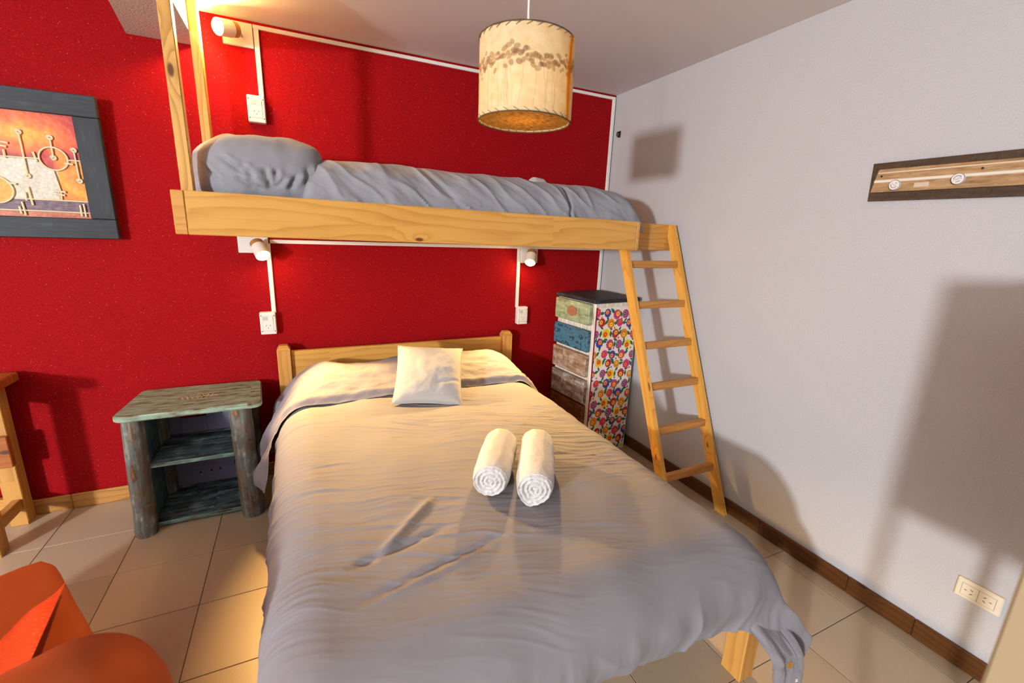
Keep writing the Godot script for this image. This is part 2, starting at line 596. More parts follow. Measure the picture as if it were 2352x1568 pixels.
# ------------------------------------------------------------------ beds
func crease(px: float, pz: float, ax: float, az: float, bx_: float, bz: float, amp: float, wd: float) -> float:
	var d := Vector2(bx_ - ax, bz - az)
	var q := Vector2(px - ax, pz - az)
	var s := q.dot(d) / d.length_squared()
	if s < -0.05 or s > 1.05: return 0.0
	var e := absf(q.cross(d)) / d.length()
	return amp * exp(-e * e / (wd * wd)) * smoothstep(-0.05, 0.25, s) * (1.0 - smoothstep(0.75, 1.05, s))

var nA: FastNoiseLite
var nB: FastNoiseLite
var nC: FastNoiseLite

func ridge(f: FastNoiseLite, x: float, y: float) -> float:
	return 1.0 - absf(f.get_noise_2d(x, y)) * 2.0

const BC := -1.575   # centre line of the double bed

func drape(w: float, flat_half: float, R: float, flare: float) -> Vector2:
	# arc length from the centre line -> (offset, drop)
	var a := absf(w)
	var sg := signf(w)
	if a <= flat_half: return Vector2(w, 0.0)
	var e := a - flat_half
	var q := R * PI * 0.5
	if e < q:
		return Vector2(sg * (flat_half + R * sin(e / R)), R * (1.0 - cos(e / R)))
	var d := e - q
	return Vector2(sg * (flat_half + R + flare * d), R + d)

func duvet_point(u: float, v: float) -> Vector3:
	var w := lerpf(-1.03, 1.04, u)
	var t := lerpf(0.30, 2.40 + 0.05 * smoothstep(0.0, 0.6, w) + 0.10 * smoothstep(0.62, 0.90, w), v)
	var p := drape(w, 0.60, 0.175, 0.02)
	var z := t
	var dz := 0.0
	var zf := 2.03
	var hemf := 0.0
	if t > zf:
		var q := drape(t - zf + 0.0, 0.0, 0.19, 0.05)
		z = zf + q.x
		dz = q.y
	var x := BC + p.x
	var drop := pow(pow(p.y, 1.35) + pow(dz, 1.35), 1.0 / 1.35) if p.y > 0.0 and dz > 0.0 else p.y + dz
	# the hem at the foot hangs lower towards the right corner
	var crown := 0.012 * (1.0 - pow(absf(w) / 0.7, 2.0)) if absf(w) < 0.7 else 0.0
	var y := 0.607 + crown - drop
	var foot := smoothstep(0.02, 0.2, dz)
	var side := smoothstep(0.03, 0.25, p.y)
	var top := (1.0 - foot) * (1.0 - side)
	var cor := smoothstep(0.02, 0.26, p.y) * smoothstep(0.02, 0.26, dz) * (1.0 if w > 0.0 else 0.4)
	x += signf(w) * 0.125 * cor
	z += 0.04 * cor
	# wrinkles
	var ca := 0.985
	var sa := -0.17
	var wx := x * ca - z * sa
	var wz := x * sa + z * ca
	var bend := 0.10 * sin(x * 2.0) + 0.05 * nA.get_noise_2d(x * 1.2, z * 1.2)
	var r1 := pow(maxf(ridge(nA, wx * 1.1, (wz + bend) * 9.0), 0.0), 3.0)
	var r2 := pow(maxf(ridge(nB, wx * 2.2 + 5.0, (wz + bend) * 24.0), 0.0), 2.0)
	var near := 1.0 - 0.55 * smoothstep(1.7, 2.1, z)
	var h := (0.0042 * r1 + 0.0022 * r2) * near * (0.35 + 0.65 * smoothstep(-0.5, 0.3, nC.get_noise_2d(x * 1.5, z * 1.5)))
	h *= (1.0 - foot)
	h += 0.010 * nC.get_noise_2d(x * 2.2, z * 2.2) * (1.0 - foot)
	if z > 1.2:
		h += crease(x, z, -2.05, 1.80, -1.80, 1.55, 0.016, 0.018)
		h -= crease(x, z, -2.14, 1.80, -1.80, 1.72, 0.013, 0.016)
		h -= crease(x, z, -2.14, 1.93, -1.62, 1.83, 0.009, 0.014)
		h += crease(x, z, -2.10, 1.95, -1.75, 1.88, 0.006, 0.014)
	# hanging folds: foot and sides
	var fold := pow(maxf(ridge(nB, x * 3.2 + 3.0, drop * 1.1), 0.0), 2.0) - 0.4
	var fold2 := nA.get_noise_2d(x * 9.0, drop * 2.5)
	h += foot * (0.026 * fold + 0.012 * fold2) * smoothstep(0.0, 0.35, drop)
	h += foot * 0.012 * nC.get_noise_2d(x * 4.0, y * 4.0)
	var sf := pow(maxf(ridge(nB, z * 3.0 + 9.0 + p.y * 1.4, p.y * 0.9), 0.0), 2.0) - 0.4
	h += side * (1.0 - foot) * 0.020 * sf
	var nr := Vector3(0, 1, 0)
	if p.y > 0.0:
		nr += Vector3(signf(w) * p.y / 0.12, 0, 0)
	if dz > 0.0:
		nr += Vector3(0, 0, dz / 0.12)
	nr = nr.normalized()
	var pos := Vector3(x, y, z) + nr * h
	# the lowest cloth tucks in under the bed frame edge
	if dz > 0.15:
		pos.z -= 0.05 * smoothstep(0.17, 0.33, dz) * (1.0 - smoothstep(0.55, 0.75, w))
	pos.y = maxf(pos.y, 0.03 + 0.01 * (pos.x + 2.0))
	return pos

func sheet_point(u: float, v: float) -> Vector3:
	# the covered pillows at the head with the cover turned down over them
	var w := lerpf(-1.10, 1.00, u)
	var p := drape(w, 0.613, 0.169, 0.0)
	var side := smoothstep(0.02, 0.22, p.y)
	var left := side if w < 0.0 else 0.0
	var z1 := 0.505 + 0.16 * side
	var z := lerpf(0.085, z1, v)
	var x := BC + p.x
	var hump := 0.155 * sin(PI * clampf(pow((z - 0.02) / 0.53, 0.72), 0.0, 1.0)) if z < 0.55 else 0.0
	hump = maxf(hump, 0.0)
	var ends := 1.0 - smoothstep(0.50, 0.80, absf(w)) * 0.75
	hump *= ends * (1.0 + 0.10 * nC.get_noise_2d(x * 1.6, 3.0) - 0.13 * smoothstep(0.35, 0.0, absf(w + 0.22)) )
	var y := 0.613 + hump - p.y
	# folded lower edge: a soft lip
	var lip := exp(-pow((v - 0.955) / 0.05, 2.0))
	y += 0.010 * lip * (1.0 - side)
	y -= 0.018 * smoothstep(0.93, 1.0, v) * (1.0 - side)
	# left corner hangs flared and pulled forward in folds
	x -= left * (0.035 + 0.05 * smoothstep(0.15, 0.36, p.y)) * smoothstep(0.1, 0.6, v)
	y += left * 0.02 * (1.0 - v)
	var h := 0.006 * nA.get_noise_2d(x * 6.0, z * 16.0)
	h += 0.012 * nC.get_noise_2d(x * 3.0 + 4.0, z * 5.0)
	h += (0.010 * pow(maxf(ridge(nB, x * 2.4, z * 9.0 + x * 2.5), 0.0), 3.0)) * smoothstep(0.45, 0.85, absf(w))
	h += left * 0.022 * sin((z * 30.0) + p.y * 12.0) * smoothstep(0.08, 0.3, p.y)
	var nr := Vector3(signf(w) * p.y / 0.12, 1, 0).normalized() if p.y > 0.0 else Vector3.UP
	return Vector3(x, y, z) + nr * h

func double_bed() -> void:
	var b := thing("double_bed", "pine double bed with square posts and a plank headboard against the red wall", "bed", Vector3(BC, 0, 1.1))
	for x in [-2.305, -0.855]:
		# headboard post with a chamfered cap
		var m := MB.new()
		m.box(Vector3(x, 0.415, 0.065), Vector3(0.072, 0.83, 0.072), 0.003)
		var o := []
		for q in [Vector2(-1, -1), Vector2(1, -1), Vector2(1, 1), Vector2(-1, 1)]:
			o.append(q)
		for k in 4:
			var q0: Vector2 = o[k]
			var q1: Vector2 = o[(k + 1) % 4]
			var lo0 := Vector3(x + q0.x * 0.036, 0.83, 0.065 + q0.y * 0.036)
			var lo1 := Vector3(x + q1.x * 0.036, 0.83, 0.065 + q1.y * 0.036)
			var hi0 := Vector3(x + q0.x * 0.022, 0.855, 0.065 + q0.y * 0.022)
			var hi1 := Vector3(x + q1.x * 0.022, 0.855, 0.065 + q1.y * 0.022)
			var d := (q0 + q1) * 0.5
			m.flat([lo0, lo1, hi1, hi0], Vector3(d.x, 0.55, d.y).normalized(), Vector3.RIGHT, Vector3.UP)
		m.flat([Vector3(x - 0.022, 0.855, 0.043), Vector3(x + 0.022, 0.855, 0.043), Vector3(x + 0.022, 0.855, 0.087), Vector3(x - 0.022, 0.855, 0.087)], Vector3.UP, Vector3.RIGHT, Vector3.BACK)
		part("headboard_post", m, M.pine_b, b)
	part("headboard_plank", span(Vector3(-2.269, 0.50, 0.04), Vector3(-0.891, 0.815, 0.075), 0.004), M.pine, b)
	for x in [-2.30, -0.815]:
		part("leg", span(Vector3(x - 0.035, 0.0, 2.085), Vector3(x + 0.035, 0.40, 2.165), 0.003), M.pine_b, b)
	for x in [-2.305, -0.855]:
		part("side_rail", span(Vector3(x - 0.015, 0.26, 0.10), Vector3(x + 0.015, 0.40, 2.09), 0.003), M.pine, b)
	part("foot_rail", span(Vector3(-2.27, 0.36, 2.09), Vector3(-0.88, 0.44, 2.12), 0.003), M.pine, b)
	var mt := MB.new()
	mt.box(Vector3(BC, 0.47, 1.08), Vector3(1.40, 0.19, 2.0), 0.05)
	part("mattress", mt, M.mattress, b)

	var d := thing("duvet", "rumpled grey duvet spread over the double bed, hanging down at the foot", "duvet", Vector3(BC, 0.6, 1.2))
	var g := MB.new()
	g.grid(430, 520, duvet_point, -1.0, 2.0, 2.3)
	part("cover", g, M.duvet, d)
	duvet_corner(d)
	var s := thing("turned_sheet", "plain grey sheet folded over the pillows at the headboard, corner hanging left", "sheet", Vector3(BC, 0.65, 0.3))
	var g2 := MB.new()
	g2.grid(320, 120, sheet_point, -1.0, 2.0, 0.5)
	part("cover", g2, M.sheet, s)

func duvet_corner(d: Node3D) -> void:
	# buttoned opening of the duvet cover hanging at the right foot corner
	var flap := func(u: float, v: float, lift: float) -> Vector3:
		var x := lerpf(lerpf(-0.960, -0.760, u), lerpf(-0.835, -0.690, u), pow(v, 0.6))
		var y := 0.360 - 0.300 * v - 0.01 * sin(u * PI)
		var z := 2.165 + 0.125 * smoothstep(0.0, 0.45, v) + lift
		z += 0.010 * sin(u * 8.0 + v * 3.0) * (0.4 + v) + 0.008 * nA.get_noise_2d(u * 3.0, v * 3.0)
		z -= 0.07 * pow(smoothstep(0.72, 1.0, u), 1.5)
		z -= 0.03 * pow(smoothstep(0.25, 0.0, u), 1.5)
		return Vector3(x, y, z)
	# two overlapping edges with a gap that shows the lining
	var m1 := MB.new()
	m1.grid(40, 60, func(u: float, v: float) -> Vector3: return flap.call(u * (0.60 - 0.13 * smoothstep(0.55, 1.0, v)), v, 0.006), -1.0, 0.3, 0.4)
	m1.grid(40, 60, func(u: float, v: float) -> Vector3: return flap.call(lerpf(0.56 + 0.12 * smoothstep(0.5, 1.0, v), 1.0, u), v, 0.0), -1.0, 0.3, 0.4)
	var fl := part("opening_flap", m1, M.duvet, d)
	var m2 := MB.new()
	for k in 7:
		var v0 := 0.52 + k * 0.066
		m2.grid(6, 3, func(u: float, v: float) -> Vector3: return flap.call(lerpf(0.42, 0.74, u), v0 + v * 0.045, -0.010), -1.0)
	var li := part("lining", m2, M.plastic, fl)
	li.position = Vector3.ZERO
	li.set_meta("label", "white striped lining showing in the gap")
	for q in [[0.50, 0.16], [0.42, 0.50]]:
		var m := MB.new()
		var c: Vector3 = flap.call(q[0], q[1], 0.007)
		var X := axis_xf(c, Vector3(-0.1, 0.25, 1.0))
		m.lathe([Vector2(0.0, 0.0), Vector2(0.0115, 0.0), Vector2(0.0115, 0.003), Vector2(0.009, 0.004), Vector2(0.0075, 0.003), Vector2(0.0, 0.003)], 18, X)
		var o := part("button", m, M.lamp_wood, d)
		o.set_meta("label", "brown wooden button")

func bunk() -> void:
	var b := thing("bunk_bed", "wooden bunk platform fixed high on the red wall with two posts to the ceiling", "bunk bed", Vector3(-1.5, 1.49, 0.44))
	var tilt := Basis(Vector3.BACK, -0.0098)
	var rail := MB.new()
	rail.box(Vector3(-1.489, 1.568, 0.853), Vector3(2.124, 0.16, 0.044), 0.003, tilt, Vector2(0.35, 0.09))
	part("front_rail", rail, M.pine, b)
	part("end_board", bx(Vector3(-2.572, 1.5785, 0.44), Vector3(0.04, 0.158, 0.87), 0.003), M.pine_b, b)
	part("end_board", bx(Vector3(-0.416, 1.558, 0.44), Vector3(0.02, 0.158, 0.87), 0.002), M.pine_b, b)
	part("ledger_board", span(Vector3(-0.404, 1.477, 0.705), Vector3(-0.02, 1.636, 0.73), 0.004), M.pine_b, b)
	part("platform", span(Vector3(-2.55, 1.505, 0.016), Vector3(-0.43, 1.52, 0.83), 0.001), M.pine_b, b)
	part("post", span(Vector3(-2.566, 1.50, 0.785), Vector3(-2.526, CEIL, 0.828), 0.003), M.pine_post, b)
	part("post", span(Vector3(-2.570, 1.50, 0.135), Vector3(-2.531, CEIL, 0.20), 0.003), M.pine_post, b)
	var mt := MB.new()
	mt.box(Vector3(-1.47, 1.57, 0.425), Vector3(2.04, 0.14, 0.78), 0.05)
	part("mattress", mt, M.mattress, b)

	var g := MB.new()
	g.grid(360, 120, func(u: float, v: float) -> Vector3:
		# end caps by a superellipse in x, arch across z
		var x := lerpf(-2.16, -0.337, u)
		var e := (x + 1.2) / 0.863 if x > -1.2 else 0.0
		var e2 := clampf((-2.0 - x) / 0.16, 0.0, 1.0)
		var ex := pow(maxf(1.0 - pow(e, 9.0), 0.0), 0.5) * pow(maxf(1.0 - pow(e2, 3.0), 0.0), 0.4)
		var a := lerpf(-1.0, 1.0, v) * PI * 0.5
		var cs := signf(sin(a)) * pow(absf(sin(a)), 0.62)
		var sn := pow(cos(a), 0.5)
		var z := 0.445 + cs * (0.395 - 0.012 * (1.0 - ex))
		var topy := 1.853 - 0.012 * (x + 2.1) - 0.02 * smoothstep(-2.05, -2.16, x)
		var y := 1.585 + (topy - 1.585) * sn * ex
		var f := smoothstep(0.15, 0.7, sin(a))
		var h := 0.012 * nC.get_noise_2d(x * 3.0, z * 3.0)
		h += f * (0.013 * (pow(maxf(ridge(nB, (x + y * 0.7) * 3.6, y * 2.0 - x * 0.4), 0.0), 3.0) - 0.35) + 0.006 * nA.get_noise_2d((x + y) * 9.0, y * 9.0))
		h -= f * 0.02 * exp(-pow((x + 0.86 + (y - 1.75) * 0.05) / 0.012, 2.0))
		h -= f * 0.012 * exp(-pow((x + 1.55 + (y - 1.75) * 0.9) / 0.02, 2.0))
		return Vector3(x, y, z) + Vector3(0, cos(a), sin(a)) * h, -1.0, 1.8, 1.0)
	var dv := obj("bunk_duvet", g, M.bunk_cloth)
	tag(dv, "puffy grey duvet lying on the wooden bunk above the double bed", "duvet")

	var p := MB.new()
	p.grid(160, 110, func(u: float, v: float) -> Vector3:
		# plump pillow leaning up at the head of the bunk
		var a := u * TAU
		var b2 := (v - 0.5) * PI
		var cx := cos(a) * cos(b2)
		var cz := sin(a) * cos(b2)
		var cy := sin(b2)
		var k := pow(pow(absf(cx), 6.0) + pow(absf(cz), 3.2) + pow(absf(cy), 3.6), -1.0 / 4.2)
		var q := Vector3(cx, cy, cz) * k
		var x := -2.302 + q.x * 0.240
		var y := 1.752 + q.y * (0.162 + 0.004 * q.x)
		var z := 0.50 + q.z * 0.30
		y -= 0.035 * smoothstep(0.45, 1.0, -q.x) * smoothstep(0.0, 0.9, q.y)
		var fr := smoothstep(0.0, 0.6, q.z)
		var h := 0.0
		for cr in [[-2.52, 1.78, -2.435, 1.69], [-2.37, 1.775, -2.325, 1.727], [-2.345, 1.727, -2.30, 1.676], [-2.288, 1.77, -2.266, 1.683], [-2.247, 1.77, -2.250, 1.683], [-2.215, 1.735, -2.240, 1.69], [-2.39, 1.727, -2.318, 1.68], [-2.44, 1.80, -2.36, 1.74], [-2.16, 1.76, -2.20, 1.68], [-2.12, 1.80, -2.13, 1.70]]:
			h -= fr * crease(x, y, cr[0], cr[1], cr[2], cr[3], 0.013, 0.008)
			h += fr * crease(x, y, cr[0] + 0.022, cr[1] + 0.008, cr[2] + 0.022, cr[3] + 0.008, 0.007, 0.010)
		h += 0.010 * nC.get_noise_3d(x * 4.0, y * 4.0, z * 4.0) + fr * 0.003 * nA.get_noise_2d((x + y) * 7.0, (y - x) * 10.0)
		return Vector3(x, y, z) + q.normalized() * h, 1.0, 1.2, 0.8, true)
	var pl := obj("bunk_pillow", p, M.bunk_cloth)
	tag(pl, "big creased grey pillow at the left end of the wooden bunk", "pillow")

	var tw := MB.new()
	roll(tw, Vector3(-0.80, 1.872, 0.27), Vector3(-0.70, 1.874, 0.22), 0.030, 3, false)
	var to := obj("bunk_towel", tw, M.terry)
	tag(to, "white towel just peeping out behind the duvet on the bunk", "towel")

func ladder() -> void:
	var l := thing("ladder", "pine ladder with six rungs leaning on the end of the bunk", "ladder", Vector3(-0.24, 0, 1.3))
	var zf := func(y: float) -> float: return 1.4373 - 0.41 * y
	var dir := Vector3(0, 1, -0.41).normalized()
	var nrm := Vector3(0, 0.41, 1).normalized()
	for q in [[-0.4555, -0.4305, 1.50, -0.008], [-0.055, -0.030, 1.634, 0.0]]:
		var m := MB.new()
		var y1: float = q[2]
		var pts_lo := []
		var x0: float = q[0]
		var x1: float = q[1]
		# stile: parallelogram side view, flat on the floor and at the top
		var D := 0.062
		var f0 := Vector2(0.0, zf.call(0.0))
		var f1 := Vector2(y1, zf.call(y1))
		var back := D / nrm.z
		var prof := [Vector2(0.0, f0.y), Vector2(y1, f1.y), Vector2(y1, f1.y - back), Vector2(0.0, f0.y - back)]
		for sx in [[x0, -1.0], [x1, 1.0]]:
			var pts := []
			for pq in prof: pts.append(Vector3(sx[0], pq.x, pq.y))
			m.flat(pts, Vector3(sx[1], 0, 0), dir, nrm)
		for k in 4:
			var a: Vector2 = prof[k]
			var b: Vector2 = prof[(k + 1) % 4]
			var nn: Vector3 = [nrm, Vector3.UP, -nrm, Vector3.DOWN][k]
			m.flat([Vector3(x0, a.x, a.y), Vector3(x1, a.x, a.y), Vector3(x1, b.x, b.y), Vector3(x0, b.x, b.y)], nn, dir, Vector3.RIGHT, Vector2(0.2, 0.05))
		part("stile", m, M.ladder, l)
	for y in [1.395, 1.165, 0.943, 0.722, 0.49, 0.25]:
		var B := Basis(Vector3.RIGHT, -atan(0.41) * 0.35)
		part("rung", bx(Vector3(-0.2427, y, zf.call(y) - 0.034), Vector3(0.378, 0.042, 0.034), 0.004, B), M.rung, l)
	for q in [Vector3(-0.0425, 1.55, 0.0), Vector3(-0.0425, 0.06, 0.0)]:
		var m := MB.new()
		m.lathe([Vector2(0.0, -0.004), Vector2(0.005, -0.004), Vector2(0.005, 0.0012), Vector2(0.0, 0.0012)], 10, axis_xf(Vector3(q.x, q.y, zf.call(q.y)), nrm))
		part("dowel", m, M.rung, l)


# ------------------------------------------------------------------ bedding on top
func roll(m: MB, a: Vector3, b: Vector3, r: float, turns: int, tongue: bool) -> void:
	# rolled towel from front end a to back end b
	var d := (b - a).normalized()
	var sx := d.cross(Vector3.UP).normalized()
	var up := sx.cross(d).normalized()
	var L := (b - a).length()
	var shape := func(an: float, s: float) -> Vector3:
		var rr := r * (1.0 + 0.035 * nA.get_noise_2d(an * 1.2, s * 3.0) + 0.03 * sin(an * 2.0 + s * 2.0))
		rr *= 1.0 - 0.10 * pow(absf(s - 0.5) * 2.0, 6.0)
		if tongue:
			# outer layer not wound home: a flap below at the front
			rr *= 1.0 + 0.20 * exp(-pow((an - PI * 1.42) / 0.42, 2.0)) * smoothstep(0.5, 0.0, s)
		var e := sx * cos(an) + up * sin(an) * 0.96
		return a + d * (L * s) + e * rr
	m.grid(72, 60, func(u: float, v: float) -> Vector3:
		var an := u * TAU
		var q: Vector3 = shape.call(an, v)
		if tongue or turns > 4:
			# woven bands
			var g := 0.0
			for c in [0.60, 0.64, 0.68]:
				g += exp(-pow((v - c) / 0.008, 2.0))
			var e := (q - (a + d * (L * v))).normalized()
			q -= e * 0.0022 * g
		return q, 1.0, 1.0, 1.0, true)
	for en in [0.0, 1.0]:
		m.grid(96, 40, func(u: float, v: float) -> Vector3:
			var an := u * TAU
			var c: Vector3 = a + d * (L * en)
			var q: Vector3 = shape.call(an, en)
			var out: Vector3 = (q - c) * v
			# spiral groove between the layers of cloth, bulging layers
			var ph := v * turns + u
			var fr: float = ph - floor(ph)
			var bulge := pow(absf(sin(PI * fr)), 0.55) * 0.013 - 0.003
			bulge *= 1.0 - smoothstep(0.92, 1.0, v)
			bulge += 0.005 * nA.get_noise_2d(out.x * 60.0 + en * 9.0, out.y * 60.0)
			return c + out + d * (bulge if en == 1.0 else -bulge), 1.0 if en == 1.0 else -1.0, 1.0, 1.0, true)

func cushion_shape(m: MB, W: float, H: float, T: float, X: Transform3D, wr := 0.0034, pinch := 0.06) -> void:
	for sg in [1.0, -1.0]:
		m.grid(90, 90, func(u: float, v: float) -> Vector3:
			var a := u * 2.0 - 1.0
			var b := v * 2.0 - 1.0
			var th := pow(maxf((1.0 - pow(absf(a), 2.4)) * (1.0 - pow(absf(b), 2.4)), 0.0), 0.48)
			var x := a * W * 0.5 * (1.0 - pinch * (1.0 - b * b) * absf(a))
			var y := b * H * 0.5 * (1.0 - pinch * (1.0 - a * a) * absf(b))
			var k := nA.get_noise_2d(x * 9.0 + sg * 4.0, y * 9.0) * wr + nC.get_noise_2d(x * 5.0, y * 5.0 + sg) * wr * 1.4
			# creases from the right edge
			k -= wr * 1.6 * exp(-pow((y + 0.05 - 0.2 * (x - W * 0.5)) / 0.012, 2.0)) * smoothstep(0.1, 0.45, a)
			return X * Vector3(x, y, sg * (T * 0.5 * th + k * minf(th * 2.0, 1.0))), sg, W, H)

func bed_top() -> void:
	# scatter cushion leaning on the covered pillows
	var c := thing("cushion", "small square pale grey linen cushion leaning in the middle of the bed", "cushion", Vector3(-1.56, 0.62, 0.6))
	var lo := Vector3(-1.607, 0.598, 0.705)
	var hi := Vector3(-1.505, 0.865, 0.40)
	var yv := (hi - lo).normalized()
	var xv := Vector3(0.375, 0.006, 0.075).normalized()
	xv = (xv - yv * xv.dot(yv)).normalized()
	var X := Transform3D(Basis(xv, yv, xv.cross(yv)), (lo + hi) * 0.5 + xv.cross(yv) * 0.022)
	var m := MB.new()
	cushion_shape(m, 0.375, 0.385, 0.13, X)
	part("cover", m, M.cushion, c)
	var pts := []
	for k in 81:
		var s := fmod(k / 80.0 * 4.0, 4.0)
		var q := Vector2.ZERO
		var f: float = s - floor(s)
		if s < 1.0: q = Vector2(-1 + 2 * f, -1)
		elif s < 2.0: q = Vector2(1, -1 + 2 * f)
		elif s < 3.0: q = Vector2(1 - 2 * f, 1)
		else: q = Vector2(-1, 1 - 2 * f)
		if k == 80: q = Vector2(-1, -1)
		var x := q.x * 0.1875 * (1.0 - 0.06 * (1.0 - q.y * q.y) * absf(q.x))
		var y := q.y * 0.1925 * (1.0 - 0.06 * (1.0 - q.x * q.x) * absf(q.y))
		pts.append(X * Vector3(x, y, 0))
	var pm := MB.new()
	pm.tube(pts, 0.0035, 6, false)
	part("piping", pm, M.cushion, c)
	# two rolled towels
	var t1 := MB.new()
	roll(t1, Vector3(-1.622, 0.690, 1.635), Vector3(-1.458, 0.690, 1.365), 0.068, 4, false)
	tag(obj("rolled_towel", t1, M.terry), "white rolled terry towel on the bed, left of the pair", "towel", "rolled towels on the bed")
	var t2 := MB.new()
	roll(t2, Vector3(-1.497, 0.690, 1.740), Vector3(-1.318, 0.692, 1.425), 0.068, 4, true)
	tag(obj("rolled_towel", t2, M.terry), "white rolled terry towel with woven bands and loose flap, right of the pair", "towel", "rolled towels on the bed")


# ------------------------------------------------------------------ wall lamps and sockets
func spotlight(joint: Vector3, dir: Vector3, beam: Vector3, plate_c: Vector3, plate_s: Vector2, label: String, energy: float, cone: float) -> void:
	var o := thing("wall_spotlight", label, "lamp", Vector3(plate_c.x, plate_c.y, 0.0), "wall spotlights on the red wall")
	part("base_plate", bx(Vector3(plate_c.x, plate_c.y, 0.009), Vector3(plate_s.x, plate_s.y, 0.018), 0.003), M.lamp_plate, o)
	var d := dir.normalized()
	var m := MB.new()
	m.tube([Vector3(joint.x + 0.012, joint.y - 0.012, 0.016), joint - d * 0.004 + Vector3(0.006, -0.004, -0.01), joint + d * 0.012], 0.005, 8)
	part("arm", m, M.metal, o)
	var X := axis_xf(joint, d)
	var w := MB.new()
	w.lathe([Vector2(0.0, 0.008), Vector2(0.030, 0.008), Vector2(0.0345, 0.013), Vector2(0.0345, 0.040), Vector2(0.0, 0.040)], 32, X)
	part("wooden_ring", w, M.lamp_wood, o)
	var h := MB.new()
	h.lathe([Vector2(0.0, 0.0405), Vector2(0.036, 0.0405), Vector2(0.0375, 0.042), Vector2(0.0375, 0.112), Vector2(0.0345, 0.113), Vector2(0.033, 0.098), Vector2(0.0, 0.096)], 32, X)
	part("head", h, M.lamp_white, o)
	var b := MB.new()
	b.lathe([Vector2(0.0, 0.098), Vector2(0.0325, 0.099), Vector2(0.0335, 0.112), Vector2(0.027, 0.122), Vector2(0.014, 0.128), Vector2(0.0, 0.130)], 28, X)
	part("bulb", b, M.bulb, o)
	var l := SpotLight3D.new()
	l.name = "spot_glow"
	l.light_color = Color(1.0, 0.79, 0.47)
	l.light_energy = energy
	l.spot_angle = cone
	l.spot_angle_attenuation = 0.55
	l.spot_range = 8.0
	l.spot_attenuation = 2.0
	l.light_size = 0.03
	l.shadow_enabled = true
	o.add_child(l)
	var at := joint + d * 0.140
	var sp := OmniLight3D.new()
	sp.name = "bulb_spill"
	sp.light_color = Color(1.0, 0.79, 0.47)
	sp.light_energy = energy * (0.11 if cone > 40.0 else 0.014)
	sp.light_size = 0.02
	sp.omni_range = 8.0
	sp.omni_attenuation = 2.0
	sp.shadow_enabled = true
	o.add_child(sp)
	sp.position = joint + d * 0.119 - o.position
	l.look_at_from_position(at, at + beam.normalized(), Vector3.BACK if absf(beam.normalized().y) > 0.95 else Vector3.UP)

func socket(c: Vector3, label: String, sideways := false, double := false, right_wall := false) -> void:
	# c: centre on the wall; plate with a switch-and-socket module
	var grp := "single wall sockets on the red wall" if not double else ""
	var o := thing("wall_socket", label, "socket", c, grp)
	var W := 0.082
	var H := 0.130
	var D := 0.044
	if double:
		D = 0.012; W = 0.078; H = 0.126
	var m := MB.new()
	var B := Basis()
	if right_wall:
		# turned on its side on the grey wall: local x -> -y, y -> z ... face looks to -x
		B = Basis(Vector3(0, -1, 0), Vector3(0, 0, 1), Vector3(-1, 0, 0))
	var X := Transform3D(B, c)
	var add := func(nm: String, cc: Vector3, s: Vector3, mt: Material, bev: float, rot := 0.0) -> void:
		var b := MB.new()
		b.box(X * cc, s, bev, B * Basis(Vector3.BACK, rot))
		part(nm, b, mt, o)
	add.call("plate", Vector3(0, 0, D * 0.5), Vector3(W, H, D), M.plastic_old if double else M.plastic, 0.004)
	var mh := 0.086 if not double else 0.092
	var mw := 0.054 if not double else 0.046
	add.call("module_seam", Vector3(0, 0, D + 0.0002), Vector3(mw + 0.002, mh + 0.002, 0.001), M.seam, 0.0)
	if not double:
		add.call("module", Vector3(0, 0, D + 0.0007), Vector3(mw, mh, 0.0016), M.plastic, 0.0005)
		add.call("switch", Vector3(-0.0132, 0.030, D + 0.0022), Vector3(0.0255, 0.020, 0.003), M.plastic_grey, 0.001)
		add.call("switch", Vector3(0.0132, 0.030, D + 0.0020), Vector3(0.0255, 0.020, 0.0026), M.plastic, 0.001)
		for q in [[-0.010, -0.012, 0.52], [0.010, -0.012, -0.52]]:
			add.call("slot", Vector3(q[0], q[1], D + 0.0012), Vector3(0.0022, 0.0085, 0.0012), M.hole, 0.0, -q[2])
		add.call("slot", Vector3(0.0, -0.026, D + 0.0012), Vector3(0.0022, 0.008, 0.0012), M.hole, 0.0)
		for sx in [-1.0, 1.0]:
			for sy in [-1.0, 1.0]:
				var b := MB.new()
				b.lathe([Vector2(0.0, 0.0), Vector2(0.003, 0.0), Vector2(0.003, 0.0008), Vector2(0.0, 0.0008)], 10, axis_xf(X * Vector3(sx * 0.033, sy * 0.046, D), B.z))
				part("screw", b, M.screw, o)
	else:
		for s in [-1.0, 1.0]:
			add.call("module", Vector3(0, s * 0.0232, D + 0.0007), Vector3(mw, 0.045, 0.0016), M.plastic_old, 0.0005)
			for q in [[-0.008, -1.0], [0.008, 1.0]]:
				add.call("slot", Vector3(q[0], s * 0.018, D + 0.0012), Vector3(0.0024, 0.0085, 0.0012), M.hole, 0.0, q[1] * 0.52 * -s)
			add.call("slot", Vector3(0.0, s * 0.034, D + 0.0012), Vector3(0.0022, 0.007, 0.0012), M.hole, 0.0)

